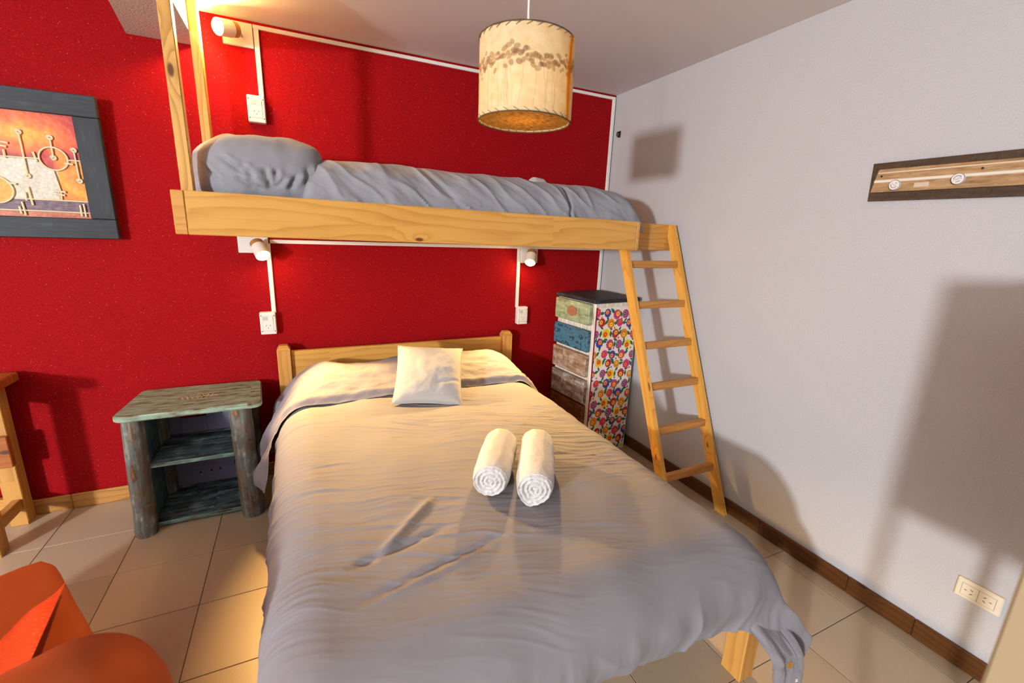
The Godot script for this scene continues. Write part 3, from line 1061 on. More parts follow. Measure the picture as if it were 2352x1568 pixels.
func wall_bits() -> void:
	spotlight(Vector3(-2.383, 2.481, 0.058), Vector3(-0.70, -0.22, 0.68), Vector3(-0.70, -0.22, 0.68), Vector3(-2.389, 2.480, 0), Vector2(0.136, 0.112),
		"white and wood spotlight above the bunk near the ceiling, turned to the left", 5.5, 60.0)
	spotlight(Vector3(-2.397, 1.452, 0.052), Vector3(0.32, -0.66, 0.68), Vector3(0.40, -0.70, 0.59), Vector3(-2.412, 1.436, 0), Vector2(0.15, 0.10),
		"lit white and wood spotlight under the bunk, above the nightstand side", 5.0, 35.0)
	spotlight(Vector3(-0.665, 1.430, 0.052), Vector3(-0.40, -0.72, 0.57), Vector3(-0.36, -0.73, 0.58), Vector3(-0.667, 1.404, 0), Vector2(0.136, 0.128),
		"lit white and wood spotlight under the bunk, above the painted chest", 5.0, 37.0)
	socket(Vector3(-2.334, 2.133, 0), "white wall socket above the bunk pillow, below the top spotlight")
	socket(Vector3(-2.374, 0.984, 0), "white wall socket on the red wall between nightstand and bunk")
	socket(Vector3(-0.714, 0.957, 0), "white wall socket on the red wall beside the painted chest")
	socket(Vector3(0, 0.318, 2.451), "cream double wall socket low on the grey wall at right", true, true, true)
	# little black bracket on the grey wall
	var b := thing("wall_hook", "small black metal hook high on the grey wall near the corner", "hook", Vector3(0, 2.28, 0.08))
	part("base", span(Vector3(-0.006, 2.255, 0.068), Vector3(0.0, 2.300, 0.092), 0.002), M.dark_metal, b)
	var m := MB.new()
	m.tube([Vector3(-0.005, 2.292, 0.08), Vector3(-0.024, 2.288, 0.08), Vector3(-0.028, 2.270, 0.08), Vector3(-0.018, 2.258, 0.08)], 0.005, 8)
	part("prong", m, M.dark_metal, b)


# ------------------------------------------------------------------ pendant
func pendant() -> void:
	var C := Vector3(-1.5, 2.010, 1.542)   # centre of the shade
	var R := 0.146
	var H := 0.230
	var o := thing("pendant_lamp", "hanging drum lamp of cream paper with pressed clover leaves, laced at both rims", "lamp", Vector3(C.x, C.y - H * 0.5, C.z))
	# paper texture with pressed leaves and stems; u round the drum
	var TW := 1024
	var TH := 288
	var f := noise(300, 0.02, 4)
	var im := picture(TW, TH, func(x: int, y: int) -> Color:
		var g := f.get_noise_2d(x, y) * 0.5 + 0.5
		var fib := f.get_noise_2d(x * 4.0 + y * 2.0, y * 9.0 - x) * 0.5 + 0.5
		return Color(0.88, 0.83, 0.70).lerp(Color(0.80, 0.69, 0.47), clampf(g * 0.8 - 0.2 + (fib - 0.5) * 0.25, 0, 1))).get_image()
	var rg := RandomNumberGenerator.new()
	rg.seed = 77
	for k in 70:
		# stems
		var x := rg.randf() * TW
		var lean := rg.randf_range(-14, 14)
		for y in range(118, 270):
			var xx := int(x + lean * (y - 118) / 150.0 + 2.0 * sin(y * 0.05 + k)) % TW
			var c := im.get_pixel(posmod(xx, TW), y)
			im.set_pixel(posmod(xx, TW), y, c.lerp(Color(0.55, 0.45, 0.27), 0.55))
	for k in 250:
		var x := (k + rg.randf()) * TW / 250.0
		var y := 112.0 + rg.randfn(0.0, 16.0) - 9.0 * sin(x * 0.02)
		var a := rg.randf_range(7.5, 13.0)
		var b := a * rg.randf_range(0.6, 0.9)
		var th := rg.randf() * PI
		var col := Color(0.62, 0.48, 0.30).lerp(Color(0.42, 0.30, 0.24), rg.randf())
		for dy in range(-18, 19):
			for dx in range(-18, 19):
				var q := Vector2(dx, dy).rotated(th)
				var e := q.x * q.x / (a * a) + q.y * q.y / (b * b)
				if e < 1.0:
					var xx := posmod(int(x) + dx, TW)
					var yy := clampi(int(y) + dy, 0, TH - 1)
					im.set_pixel(xx, yy, im.get_pixel(xx, yy).lerp(col, 0.46 * (1.0 - 0.4 * smoothstep(0.75, 1.0, e))))
	var paper := mat(Color.WHITE, 0.8, 0.3)
	paper.albedo_texture = ImageTexture.create_from_image(im)
	paper.backlight_enabled = true
	paper.backlight = Color(0.8, 0.76, 0.62)
	relief(paper, M.coarse, 0.1)
	var wob := func(an: float, s: float) -> float:
		return R * (1.0 + 0.006 * sin(an * 3.0 + 1.0) + 0.006 * nA.get_noise_2d(cos(an) * 2.0 + s, sin(an) * 2.0)) * (1.0 - 0.02 * s * 0.0)
	var m := MB.new()
	var a0 := -0.02
	m.grid(120, 24, func(u: float, v: float) -> Vector3:
		var an := u * TAU
		var s := v
		var y: float = H * (s - 0.5)
		if s > 0.9: y -= 0.004 * (s - 0.9) * 10.0 * (0.5 + 0.5 * sin(an * 15.0))
		var r: float = wob.call(an, s)
		return C + Vector3(cos(an) * r, y, sin(an) * r), -1.0, 1.0, -1.0, true)
	part("shade", m, paper, o)
	# overlap seam on the right: a rib of glowing amber paper and the outer lap
	var amber := mat(Color(0.90, 0.56, 0.10), 0.6, 0.3)
	amber.backlight_enabled = true
	amber.backlight = Color(0.9, 0.55, 0.1)
	var an0 := 0.86
	for q in [[0.0, 0.15, 0.003, amber, "seam_strip"], [-0.16, 0.02, 0.006, paper, "paper_lap"]]:
		var sm := MB.new()
		sm.grid(8, 20, func(u: float, v: float) -> Vector3:
			var an: float = an0 + lerpf(q[0], q[1], u)
			var taper := 1.0
			if q[4] == "seam_strip": an = an0 + lerpf(q[0], q[1] * (0.35 + 0.65 * sin(PI * clampf(v * 0.9 + 0.08, 0.0, 1.0))), u)
			var r: float = wob.call(an, v) + q[2]
			return C + Vector3(cos(an) * r, H * (v - 0.5) * 0.995, sin(an) * r), -1.0, 0.1, -1.0)
		part(q[4], sm, q[3], o)
	# paper disc closing the bottom, brown wire rims, lacing thread
	var bm := MB.new()
	bm.grid(60, 12, func(u: float, v: float) -> Vector3:
		var an := u * TAU
		var r: float = wob.call(an, 0.0) * v * 0.985
		return C + Vector3(cos(an) * r, -H * 0.5 + 0.006 + 0.003 * nC.get_noise_2d(cos(an) * r * 20.0, sin(an) * r * 20.0), sin(an) * r), 1.0, 1.0, 1.0, true)
	var disc := mat(Color(0.80, 0.72, 0.55), 0.85, 0.2)
	disc.albedo_texture = ntex(310, 0.04, 256, 4, [[0.0, Color(0.50, 0.40, 0.26)], [0.5, Color(0.85, 0.80, 0.66)], [1.0, Color(1, 0.98, 0.9)]])
	disc.uv1_triplanar = true
	disc.uv1_scale = Vector3(4, 4, 9)
	disc.backlight_enabled = true
	disc.backlight = Color(0.9, 0.75, 0.5)
	part("bottom_disc", bm, disc, o)
	var wire := mat(Color(0.30, 0.24, 0.12), 0.7)
	for yy in [-0.5, 0.5]:
		var pts := []
		for k in 73:
			var an := TAU * k / 72.0
			var r: float = wob.call(an, yy + 0.5) + 0.0006
			pts.append(C + Vector3(cos(an) * r, H * yy, sin(an) * r))
		var rm := MB.new()
		rm.tube(pts, 0.0017, 6, false)
		part("rim", rm, wire, o)
	for yy in [-0.5, 0.5]:
		var pts := []
		for k in 30 * 8 + 1:
			var an := TAU * k / (30.0 * 8.0)
			var ph := fmod(k / 8.0, 1.0)
			# each stitch climbs over the rim at a slant
			var r: float = wob.call(an, yy + 0.5) + 0.002
			var up: float = 0.013 * (ph / 0.75 if ph < 0.75 else (1.0 - ph) / 0.25) - 0.0015
			pts.append(C + Vector3(cos(an) * (r - 0.007 * smoothstep(0.70, 0.80, ph) * (1.0 - smoothstep(0.95, 1.0, ph))), H * yy - signf(yy) * up, sin(an) * (r - 0.007 * smoothstep(0.70, 0.80, ph) * (1.0 - smoothstep(0.95, 1.0, ph)))))
		var lm := MB.new()
		lm.tube(pts, 0.0008, 5, false)
		part("lacing", lm, wire, o)
	var cm := MB.new()
	cm.tube([C + Vector3(0.006, 0.06, 0), C + Vector3(0.002, 0.2, 0), Vector3(C.x, CEIL - 0.012, C.z)], 0.0035, 8)
	part("cord", cm, M.plastic, o)
	var ro := MB.new()
	ro.lathe([Vector2(0.0, -0.028), Vector2(0.035, -0.026), Vector2(0.045, 0.0), Vector2(0.0, 0.0)], 24, Transform3D(Basis(), Vector3(C.x, CEIL, C.z)))
	part("ceiling_rose", ro, M.plastic, o)
	var hm := MB.new()
	hm.lathe([Vector2(0.0, 0.02), Vector2(0.018, 0.02), Vector2(0.02, 0.075), Vector2(0.0, 0.08)], 16, Transform3D(Basis(), C))
	part("bulb_holder", hm, M.plastic, o)
	var bu := MB.new()
	bu.lathe([Vector2(0.0, -0.07), Vector2(0.016, -0.066), Vector2(0.028, -0.05), Vector2(0.030, -0.035), Vector2(0.022, -0.01), Vector2(0.014, 0.019), Vector2(0.0, 0.019)], 20, Transform3D(Basis(), C))
	part("bulb", bu, M.bulb, o)
	var l := OmniLight3D.new()
	l.name = "bulb_glow"
	l.light_color = Color(1.0, 0.76, 0.42)
	l.light_energy = 0.012
	l.light_size = 0.025
	l.omni_range = 8.0
	l.omni_attenuation = 2.0
	l.shadow_enabled = true
	o.add_child(l)
	l.position = C + Vector3(0, -0.035, 0) - o.position


# ------------------------------------------------------------------ furniture
func rot_y(p: Vector3, c: Vector3, a: float) -> Vector3:
	return c + Basis(Vector3.UP, a) * (p - c)

func flower_print() -> ImageTexture:
	var W := 448
	var H := 1216
	var im := Image.create(W, H, false, Image.FORMAT_RGB8)
	im.fill(Color(0.93, 0.92, 0.88))
	var rg := RandomNumberGenerator.new()
	rg.seed = 5
	var put := func(cx: float, cy: float, rad: float, f: Callable) -> void:
		var r := int(rad) + 2
		for dy in range(-r, r + 1):
			for dx in range(-r, r + 1):
				var yy := int(cy) + dy
				var xx := int(cx) + dx
				if yy < 0 or yy >= H or xx < 0 or xx >= W: continue
				var c = f.call(float(dx), float(dy))
				if c != null: im.set_pixel(xx, yy, c)
	var kinds := [
		[Color(0.86, 0.20, 0.50), Color(0.92, 0.38, 0.08), Color(0.60, 0.05, 0.22)],
		[Color(0.96, 0.80, 0.08), Color(0.85, 0.25, 0.10), Color(0.95, 0.60, 0.05)],
		[Color(0.20, 0.25, 0.68), Color(0.95, 0.55, 0.08), Color(0.60, 0.08, 0.20)],
		[Color(0.72, 0.06, 0.25), Color(0.95, 0.72, 0.10), Color(0.50, 0.02, 0.12)],
		[Color(0.78, 0.20, 0.48), Color(0.96, 0.76, 0.12), Color(0.80, 0.15, 0.10)],
		[Color(0.93, 0.52, 0.06), Color(0.97, 0.82, 0.15), Color(0.55, 0.05, 0.15)],
		[Color(0.70, 0.18, 0.50), Color(0.22, 0.22, 0.60), Color(0.95, 0.7, 0.1)],
	]
	var leaf := func(cx: float, cy: float, a: float, s: float) -> void:
		put.call(cx, cy, s, func(dx: float, dy: float):
			var q := Vector2(dx, dy).rotated(a)
			var w := s * 0.46 * (1.0 - pow(absf(q.x) / s, 1.6))
			if absf(q.x) < s and absf(q.y) < w:
				if absf(q.y) < w * 0.5: return Color(0.06, 0.36, 0.30)
				return Color(0.22, 0.56, 0.27)
			return null)
	# sprigs
	for k in 260:
		var cx := rg.randf() * W
		var cy := rg.randf() * H
		var rr := rg.randf_range(8.0, 16.0)
		var a0 := rg.randf() * TAU
		for s in 26:
			var a := a0 + s * 0.11
			var x := int(cx + cos(a) * rr)
			var y := int(cy + sin(a) * rr)
			if x >= 0 and x < W and y >= 0 and y < H: im.set_pixel(x, y, Color(0.55, 0.70, 0.38))
	var rows := 15
	var idx := 0
	for j in rows:
		for i in 5:
			var cx := 40.0 + i * 102.0 + (51.0 if j % 2 else 0.0) - 20.0 + rg.randf_range(-9, 9)
			var cy := 36.0 + j * 82.0 + i * 9.0 + rg.randf_range(-9, 9)
			leaf.call(cx + 50.0 + rg.randf_range(-5, 5), cy + rg.randf_range(-14, 6), rg.randf() * PI, rg.randf_range(26, 32))
			leaf.call(cx + 6.0, cy + 46.0 + rg.randf_range(-5, 5), rg.randf() * PI, rg.randf_range(20, 26))
			var kd: Array = kinds[(i * 2 + j * 3) % kinds.size()]
			var R := rg.randf_range(33.0, 41.0)
			var np := 9 + (i + j) % 4
			var ph := rg.randf() * TAU
			var ca := rg.randf() * TAU
			var off := Vector2(cos(ca), sin(ca)) * R * 0.22
			put.call(cx, cy, R, func(dx: float, dy: float):
				var q := Vector2(dx, dy)
				var rr := q.length()
				var edge := R * (0.84 + 0.16 * absf(cos(q.angle() * np * 0.5 + ph)))
				if rr > edge: return null
				var q2 := q - off
				var r2 := q2.length()
				if r2 < R * 0.14: return kd[2]
				if r2 < R * 0.24: return kd[1].lightened(0.25)
				if r2 < R * 0.52 * (0.82 + 0.18 * absf(cos(q2.angle() * 3.5))): return kd[1]
				if r2 < R * 0.58: return kd[2]
				return kd[0])
			if (i + j) % 2 == 0:
				var sx := cx + rg.randf_range(38, 54)
				var sy := cy + 36.0
				var c1: Color = [Color(0.85, 0.35, 0.12), Color(0.70, 0.08, 0.30), Color(0.30, 0.28, 0.62)][(i + j * 2) % 3]
				put.call(sx, sy, 10.0, func(dx: float, dy: float):
					var q := Vector2(dx, dy)
					if q.length() > 9.0 * (0.8 + 0.2 * absf(cos(q.angle() * 3.0))): return null
					return Color(0.95, 0.75, 0.2) if q.length() < 3.0 else c1)
	return ImageTexture.create_from_image(im)

func chest() -> void:
	# local frame: drawers face -x, flowered side faces +z; turned a little about its front corner
	var o := thing("chest_of_drawers", "tall narrow chest with differently painted worn drawers and a flowered side, behind the ladder", "chest of drawers", Vector3(-0.24, 0, 0.36))
	var P := Vector3(-0.448, 0, 0.563)
	var A := deg_to_rad(6.0)
	var B := Basis(Vector3.UP, A)
	var box := func(a: Vector3, b: Vector3, bev := 0.002, along := -1) -> MB:
		var m := MB.new()
		var c: Vector3 = P + B * ((a + b) * 0.5)
		m.box(c, (b - a).abs(), bev, B, Vector2(rng.randf(), rng.randf()), along)
		return m
	var white := weathered(400, [Color(0.62, 0.55, 0.44), Color(0.86, 0.83, 0.77), Color(0.90, 0.88, 0.83), Color(0.92, 0.90, 0.86)], 2.0, 14.0, 0.5, 0.5, 128, 128)
	var DX := 0.40   # depth from the drawer fronts to the grey wall
	var DZ := 0.405
	part("body", box.call(Vector3(0.012, 0.0, -DZ), Vector3(DX, 1.115, 0.0)), white, o)
	var top := weathered(402, [Color(0.30, 0.20, 0.15), Color(0.14, 0.15, 0.18), Color(0.18, 0.20, 0.24), Color(0.26, 0.33, 0.40)], 3.0, 18.0, 0.5, 0.5)
	part("top_slab", box.call(Vector3(-0.012, 1.118, -DZ - 0.008), Vector3(DX + 0.005, 1.143, 0.010), 0.003), top, o)
	# flowered panel on the side
	var fp := mat(Color.WHITE, 0.42, 0.5)
	fp.albedo_texture = flower_print()
	var m := MB.new()
	var q := [Vector3(0.020, 0.02, 0.003), Vector3(DX - 0.008, 0.02, 0.003), Vector3(DX - 0.008, 1.09, 0.003), Vector3(0.020, 1.09, 0.003)]
	var w := []
	for k in q: w.append(P + B * k)
	m.poly(w, (B * Vector3.BACK), [Vector2(0.04, 1), Vector2(1, 1), Vector2(1, 0), Vector2(0.04, 0)])
	m.box(P + B * Vector3((0.020 + DX - 0.008) * 0.5, 0.555, 0.0012), Vector3(DX - 0.028, 1.07, 0.003), 0.0, B, Vector2.ZERO)
	# keep the printed face only on the front, the slab behind it shares the print's edge colour
	part("flowered_panel", m, fp, o)
	part("ribbon_edge", box.call(Vector3(0.011, 0.02, 0.001), Vector3(0.022, 1.09, 0.0045), 0.001), mat(Color(0.52, 0.05, 0.30), 0.6), o)
	var sets := [
		[0.966, 1.110, [Color(0.62, 0.42, 0.26), Color(0.52, 0.55, 0.42), Color(0.58, 0.66, 0.53), Color(0.62, 0.68, 0.52), Color(0.72, 0.76, 0.66)], "pale green worn drawer"],
		[0.780, 0.928, [Color(0.66, 0.45, 0.30), Color(0.25, 0.40, 0.47), Color(0.26, 0.46, 0.57), Color(0.16, 0.28, 0.36), Color(0.36, 0.55, 0.64)], "blue worn drawer"],
		[0.602, 0.756, [Color(0.42, 0.30, 0.20), Color(0.52, 0.42, 0.33), Color(0.60, 0.51, 0.43), Color(0.68, 0.62, 0.57), Color(0.56, 0.50, 0.48)], "brown-grey worn drawer"],
		[0.408, 0.578, [Color(0.36, 0.25, 0.17), Color(0.46, 0.37, 0.30), Color(0.53, 0.48, 0.45), Color(0.64, 0.62, 0.63), Color(0.50, 0.45, 0.42)], "grey-brown worn drawer"],
		[0.215, 0.395, [Color(0.26, 0.13, 0.08), Color(0.36, 0.20, 0.12), Color(0.44, 0.27, 0.17), Color(0.32, 0.17, 0.10)], "dark brown worn drawer"],
		[0.030, 0.200, [Color(0.26, 0.13, 0.08), Color(0.36, 0.20, 0.12), Color(0.44, 0.27, 0.17), Color(0.32, 0.17, 0.10)], "dark brown worn drawer"],
	]
	var k2 := 0
	for s in sets:
		var mt := weathered(410 + k2 * 3, s[2], 5.0, 20.0, 0.42, 0.2, 224, 112)
		var dr := part("drawer", box.call(Vector3(-0.022, s[0], -DZ + 0.004), Vector3(0.012, s[1], -0.026), 0.005, 2), mt, o)
		dr.set_meta("label", s[3])
		if k2 == 0:
			# terracotta plaque with a scalloped outline and embossed marks
			var out := []
			for i in 48:
				var a := TAU * i / 48.0
				var r := 0.034 + 0.0065 * absf(sin(a * 3.0)) - 0.003 * absf(sin(a))
				out.append(Vector2(cos(a) * r * 1.35, sin(a) * r))
			var pm := MB.new()
			var X := Transform3D(B * Basis(Vector3(0, 0, 1), Vector3(-1, 0, 0), Vector3(0, -1, 0)), P + B * Vector3(-0.022, 1.040, -0.205))
			pm.extrude(out, 0.0, 0.007, 0.002, X)
			for i in 6:
				var bb := MB.new()
				pm.box(X * Vector3(-0.026 + i * 0.0105, 0.0075, 0.002 - 0.003 * sin(i * 0.6)), Vector3(0.0065, 0.0018, 0.012 - 0.004 * (i % 2)), 0.0005, X.basis)
			var pl := part("plaque", pm, mat(Color(0.62, 0.42, 0.29), 0.8), dr)
			pl.position = Vector3.ZERO
		k2 += 1

func nightstand() -> void:
	var o := thing("nightstand", "rustic nightstand with log legs, open shelves and a worn green top", "nightstand", Vector3(-2.74, 0, 0.22))
	var top := weathered(500, [Color(0.24, 0.15, 0.12), Color(0.44, 0.40, 0.32), Color(0.50, 0.56, 0.47), Color(0.54, 0.63, 0.54), Color(0.58, 0.69, 0.61), Color(0.68, 0.81, 0.74)], 3.0, 40.0, 0.62, 0.4, 288, 192)
	# rounded slab
	var out := []
	var corners := [Vector2(-3.008, 0.028), Vector2(-2.440, 0.028), Vector2(-2.412, 0.418), Vector2(-3.036, 0.418)]
	for k in 4:
		var p: Vector2 = corners[k]
		var a: Vector2 = (corners[(k + 3) % 4] - p).normalized()
		var b: Vector2 = (corners[(k + 1) % 4] - p).normalized()
		var r := 0.045 if k >= 2 else 0.03
		for i in 7:
			var s := i / 6.0
			var p0 := p + a * r
			var p1 := p + b * r
			out.append(p0.lerp(p, s).lerp(p.lerp(p1, s), s))
	var m := MB.new()
	m.extrude(out, 0.612, 0.642, 0.006)
	part("top_slab", m, top, o)
	# small raised decoration on the top
	var dm := MB.new()
	for k in 46:
		var a := k * 2.399
		var r := sqrt(k / 46.0)
		var c := Vector3(-2.715 + cos(a) * r * 0.085, 0.6425, 0.215 + sin(a) * r * 0.034 + 0.012)
		dm.box(c, Vector3(0.011, 0.003, 0.005), 0.001, Basis(Vector3.UP, a))
	part("tree_ornament", dm, mat(Color(0.66, 0.56, 0.42), 0.8), o)
	var edge := weathered(503, [Color(0.36, 0.27, 0.2), Color(0.42, 0.55, 0.52), Color(0.55, 0.72, 0.68), Color(0.70, 0.82, 0.78)], 2.0, 30.0, 0.6, 0.1, 192, 64)
	# log legs
	var bark := weathered(510, [Color(0.60, 0.36, 0.18), Color(0.34, 0.29, 0.23), Color(0.44, 0.39, 0.33), Color(0.40, 0.43, 0.42), Color(0.52, 0.54, 0.50), Color(0.74, 0.70, 0.56)], 3.0, 30.0, 0.7, 0.34, 256, 160)
	for q in [[-2.972, 0.402, 0.049, -0.004], [-2.523, 0.402, 0.056, 0.018], [-2.95, 0.062, 0.044, 0.0], [-2.505, 0.062, 0.044, 0.0]]:
		var lm := MB.new()
		var sd: float = q[0] * 9.0
		lm.grid(36, 40, func(u: float, v: float) -> Vector3:
			var a := u * TAU
			var r: float = q[2] * (1.0 + 0.05 * nA.get_noise_3d(cos(a) * 1.5 + sd, sin(a) * 1.5, v * 2.0) + 0.05 * nC.get_noise_2d(a, v * 3.0 + sd))
			r *= 1.0 - 0.05 * v
			if v < 0.04: r *= 0.93 + 0.07 * v / 0.04
			return Vector3(q[0] + q[3] * (1.0 - v) + cos(a) * r, 0.612 * v, q[1] - (0.05 * v if q[1] > 0.2 else 0.0) + sin(a) * r), -1.0, 0.30, 0.6, true)
		# uv: u along the log
		for i in lm.t.size():
			lm.t[i] = Vector2(lm.t[i].y + q[0], lm.t[i].x)
		lm.grid(36, 3, func(u: float, v: float) -> Vector3:
			var a := u * TAU
			return Vector3(q[0] + q[3] + cos(a) * q[2] * 0.93 * v, 0.001, q[1] + sin(a) * q[2] * 0.93 * v), 1.0, 0.1, 0.1, true)
		part("leg", lm, bark, o)
	var shelf := weathered(520, [Color(0.16, 0.17, 0.16), Color(0.22, 0.25, 0.26), Color(0.33, 0.40, 0.42), Color(0.46, 0.56, 0.58), Color(0.74, 0.78, 0.75)], 2.5, 20.0, 0.5, 0.4, 192, 160)
	part("shelf", span(Vector3(-2.93, 0.340, 0.03), Vector3(-2.535, 0.363, 0.375), 0.003), shelf, o)
	part("worn_edge", span(Vector3(-2.928, 0.342, 0.3755), Vector3(-2.540, 0.361, 0.379), 0.001), edge, o)
	part("worn_edge", span(Vector3(-2.935, 0.014, 0.3755), Vector3(-2.550, 0.034, 0.379), 0.001), edge, o)
	part("shelf", span(Vector3(-2.945, 0.012, 0.03), Vector3(-2.545, 0.036, 0.375), 0.003), shelf, o)
	var inner := weathered(530, [Color(0.20, 0.26, 0.27), Color(0.28, 0.40, 0.40), Color(0.34, 0.47, 0.46), Color(0.30, 0.36, 0.38)], 2.0, 10.0, 0.6, 0.6, 128, 128)
	part("side_panel", span(Vector3(-2.962, 0.02, 0.03), Vector3(-2.948, 0.61, 0.36), 0.002), inner, o)
	part("side_panel", span(Vector3(-2.512, 0.02, 0.03), Vector3(-2.498, 0.61, 0.36), 0.002), inner, o)
	# back panel of four boards with a square notch, a long slot and screw holes
	var back := mat(Color(0.50, 0.51, 0.62), 0.7)
	part("back_board", span(Vector3(-2.948, 0.363, 0.018), Vector3(-2.860, 0.61, 0.030), 0.001), back, o)
	part("back_board", span(Vector3(-2.735, 0.363, 0.018), Vector3(-2.512, 0.61, 0.030), 0.001), back, o)
	part("back_board", span(Vector3(-2.859, 0.363, 0.018), Vector3(-2.736, 0.455, 0.030), 0.001), back, o)
	part("back_board", span(Vector3(-2.948, 0.036, 0.018), Vector3(-2.512, 0.125, 0.030), 0.001), back, o)
	part("back_board", span(Vector3(-2.948, 0.126, 0.018), Vector3(-2.625, 0.148, 0.030), 0.001), back, o)
	part("back_board", span(Vector3(-2.948, 0.149, 0.018), Vector3(-2.512, 0.340, 0.030), 0.001), back, o)
	for q in [Vector2(-2.660, 0.470), Vector2(-2.607, 0.474), Vector2(-2.800, 0.105), Vector2(-2.745, 0.108), Vector2(-2.700, 0.110)]:
		var hm := MB.new()
		hm.lathe([Vector2(0.0, 0.0), Vector2(0.006, 0.0), Vector2(0.006, 0.001), Vector2(0.0, 0.001)], 12, axis_xf(Vector3(q.x, q.y, 0.030), Vector3.BACK))
		part("hole", hm, M.hole, o)

func side_table() -> void:
	var o := thing("side_table", "pine table cut off at the left border, reddish top on square legs", "table", Vector3(-3.75, 0, 0.22))
	part("table_top", span(Vector3(-4.3, 0.752, 0.022), Vector3(-3.478, 0.797, 0.42), 0.006, 0), M.table_top, o)
	for q in [Vector2(-3.572, 0.060), Vector2(-3.562, 0.330), Vector2(-4.22, 0.060), Vector2(-4.22, 0.330)]:
		part("leg", span(Vector3(q.x - 0.036, 0.0, q.y - 0.036), Vector3(q.x + 0.036, 0.752, q.y + 0.036), 0.003), M.table, o)
	part("apron", span(Vector3(-4.18, 0.66, 0.045), Vector3(-3.61, 0.75, 0.075), 0.003), M.table, o)
	part("side_apron", span(Vector3(-3.578, 0.66, 0.097), Vector3(-3.55, 0.75, 0.293), 0.003), M.table, o)
	part("shelf_rail", span(Vector3(-4.18, 0.34, 0.10), Vector3(-3.526, 0.50, 0.13), 0.003), M.table_top, o)
	part("stretcher", span(Vector3(-3.58, 0.09, 0.097), Vector3(-3.545, 0.15, 0.293), 0.003), M.table, o)
	part("stretcher", span(Vector3(-4.18, 0.09, 0.045), Vector3(-3.61, 0.15, 0.075), 0.003), M.table, o)

func rounded(m: MB, c: Vector3, s: Vector3, r: float, B: Basis, wr := 0.004) -> void:
	# soft upholstered block: rounded box from a sphere map
	var h := s * 0.5 - Vector3.ONE * r
	m.grid(96, 64, func(u: float, v: float) -> Vector3:
		var a := u * TAU
		var b := (v - 0.5) * PI
		var d := Vector3(cos(a) * cos(b), sin(b), sin(a) * cos(b))
		# push to the box: project on a superellipsoid, then round
		var k := pow(pow(absf(d.x), 10.0) + pow(absf(d.y), 10.0) + pow(absf(d.z), 10.0), -0.1)
		var q := d * k
		var inner := Vector3(clampf(q.x * (h.x + r), -h.x, h.x), clampf(q.y * (h.y + r), -h.y, h.y), clampf(q.z * (h.z + r), -h.z, h.z))
		var e := Vector3(q.x * (h.x + r), q.y * (h.y + r), q.z * (h.z + r)) - inner
		var nn := e.normalized() if e.length() > 1e-6 else d
		var p := inner + nn * r
		p += nn * wr * nC.get_noise_3d(p.x * 4.0, p.y * 4.0, p.z * 4.0)
		return c + B * p, 1.0, s.x * 2.0, s.y, true)

func sofa() -> void:
	var E := Vector3(0.50, 0, 0.866)      # along the front edge, towards the viewer
	var F := Vector3(0.866, 0, -0.50)     # out of the seat
	var O := Vector3(-3.02, 0, 1.11)      # far front corner of the seat
	var B := Basis(E, Vector3.UP, -F)
	var o := thing("armchair", "orange upholstered armchair at the lower left, rounded arm nearest the viewer", "armchair", Vector3(-3.0, 0, 1.5))
	var s := MB.new()
	rounded(s, O + E * 0.36 - F * 0.38 + Vector3(0, 0.27, 0), Vector3(0.72, 0.34, 0.76), 0.045, B)
	part("seat", s, M.sofa, o)
	var a := MB.new()
	rounded(a, O + E * 0.845 - F * 0.40 + Vector3(0, 0.35, 0), Vector3(0.36, 0.58, 0.92), 0.16, B)
	part("arm", a, M.sofa, o)
	var k := MB.new()
	rounded(k, O + E * 0.45 - F * 0.86 + Vector3(0, 0.45, 0), Vector3(1.1, 0.72, 0.20), 0.09, B)
	part("backrest", k, M.sofa, o)
	for q in [[0.06, -0.08], [0.95, -0.12], [0.06, -0.88], [0.95, -0.88]]:
		part("foot", bx(O + E * q[0] + F * q[1] + Vector3(0, 0.05, 0), Vector3(0.05, 0.1, 0.05), 0.004, B), M.table_top, o)
	# shiny red-orange cushion squeezed against the arm, one corner pointing out over the seat
	var c := MB.new()
	var tip := Vector3(-2.898, 0.462, 1.336)
	var ea := Vector3(-2.745, 0.640, 1.900)     # raised edge, against the arm
	var eb := Vector3(-2.990, 0.455, 1.830)     # low edge, on the seat
	var nn := (eb - tip).cross(ea - tip).normalized()
	if nn.y < 0: nn = -nn
	var s0 := signf((ea - tip).cross(eb - tip).dot(nn))
	for sg in [1.0, -1.0]:
		c.grid(60, 40, func(u: float, v: float) -> Vector3:
			var far := ea.lerp(eb, v)
			var p := tip.lerp(far, u)
			var th := pow(sin(PI * v), 0.6) * pow(sin(PI * clampf(u * 0.9 + 0.05, 0.0, 1.0)), 0.7) * smoothstep(0.0, 0.4, u)
			var kk := 0.0025 * nA.get_noise_3d(p.x * 12.0, p.y * 12.0, p.z * 12.0) + 0.004 * nC.get_noise_3d(p.x * 14.0, p.y * 14.0, p.z * 14.0)
			return p + nn * (sg * 0.022 * th + (kk * th if sg > 0 else -kk * 0.3 * th) + 0.012 * th), sg * s0, 0.4, 0.4)
	var sc := obj("satin_cushion", c, M.satin)
	tag(sc, "shiny red-orange cushion on the orange armchair, its corner pointing out", "cushion")


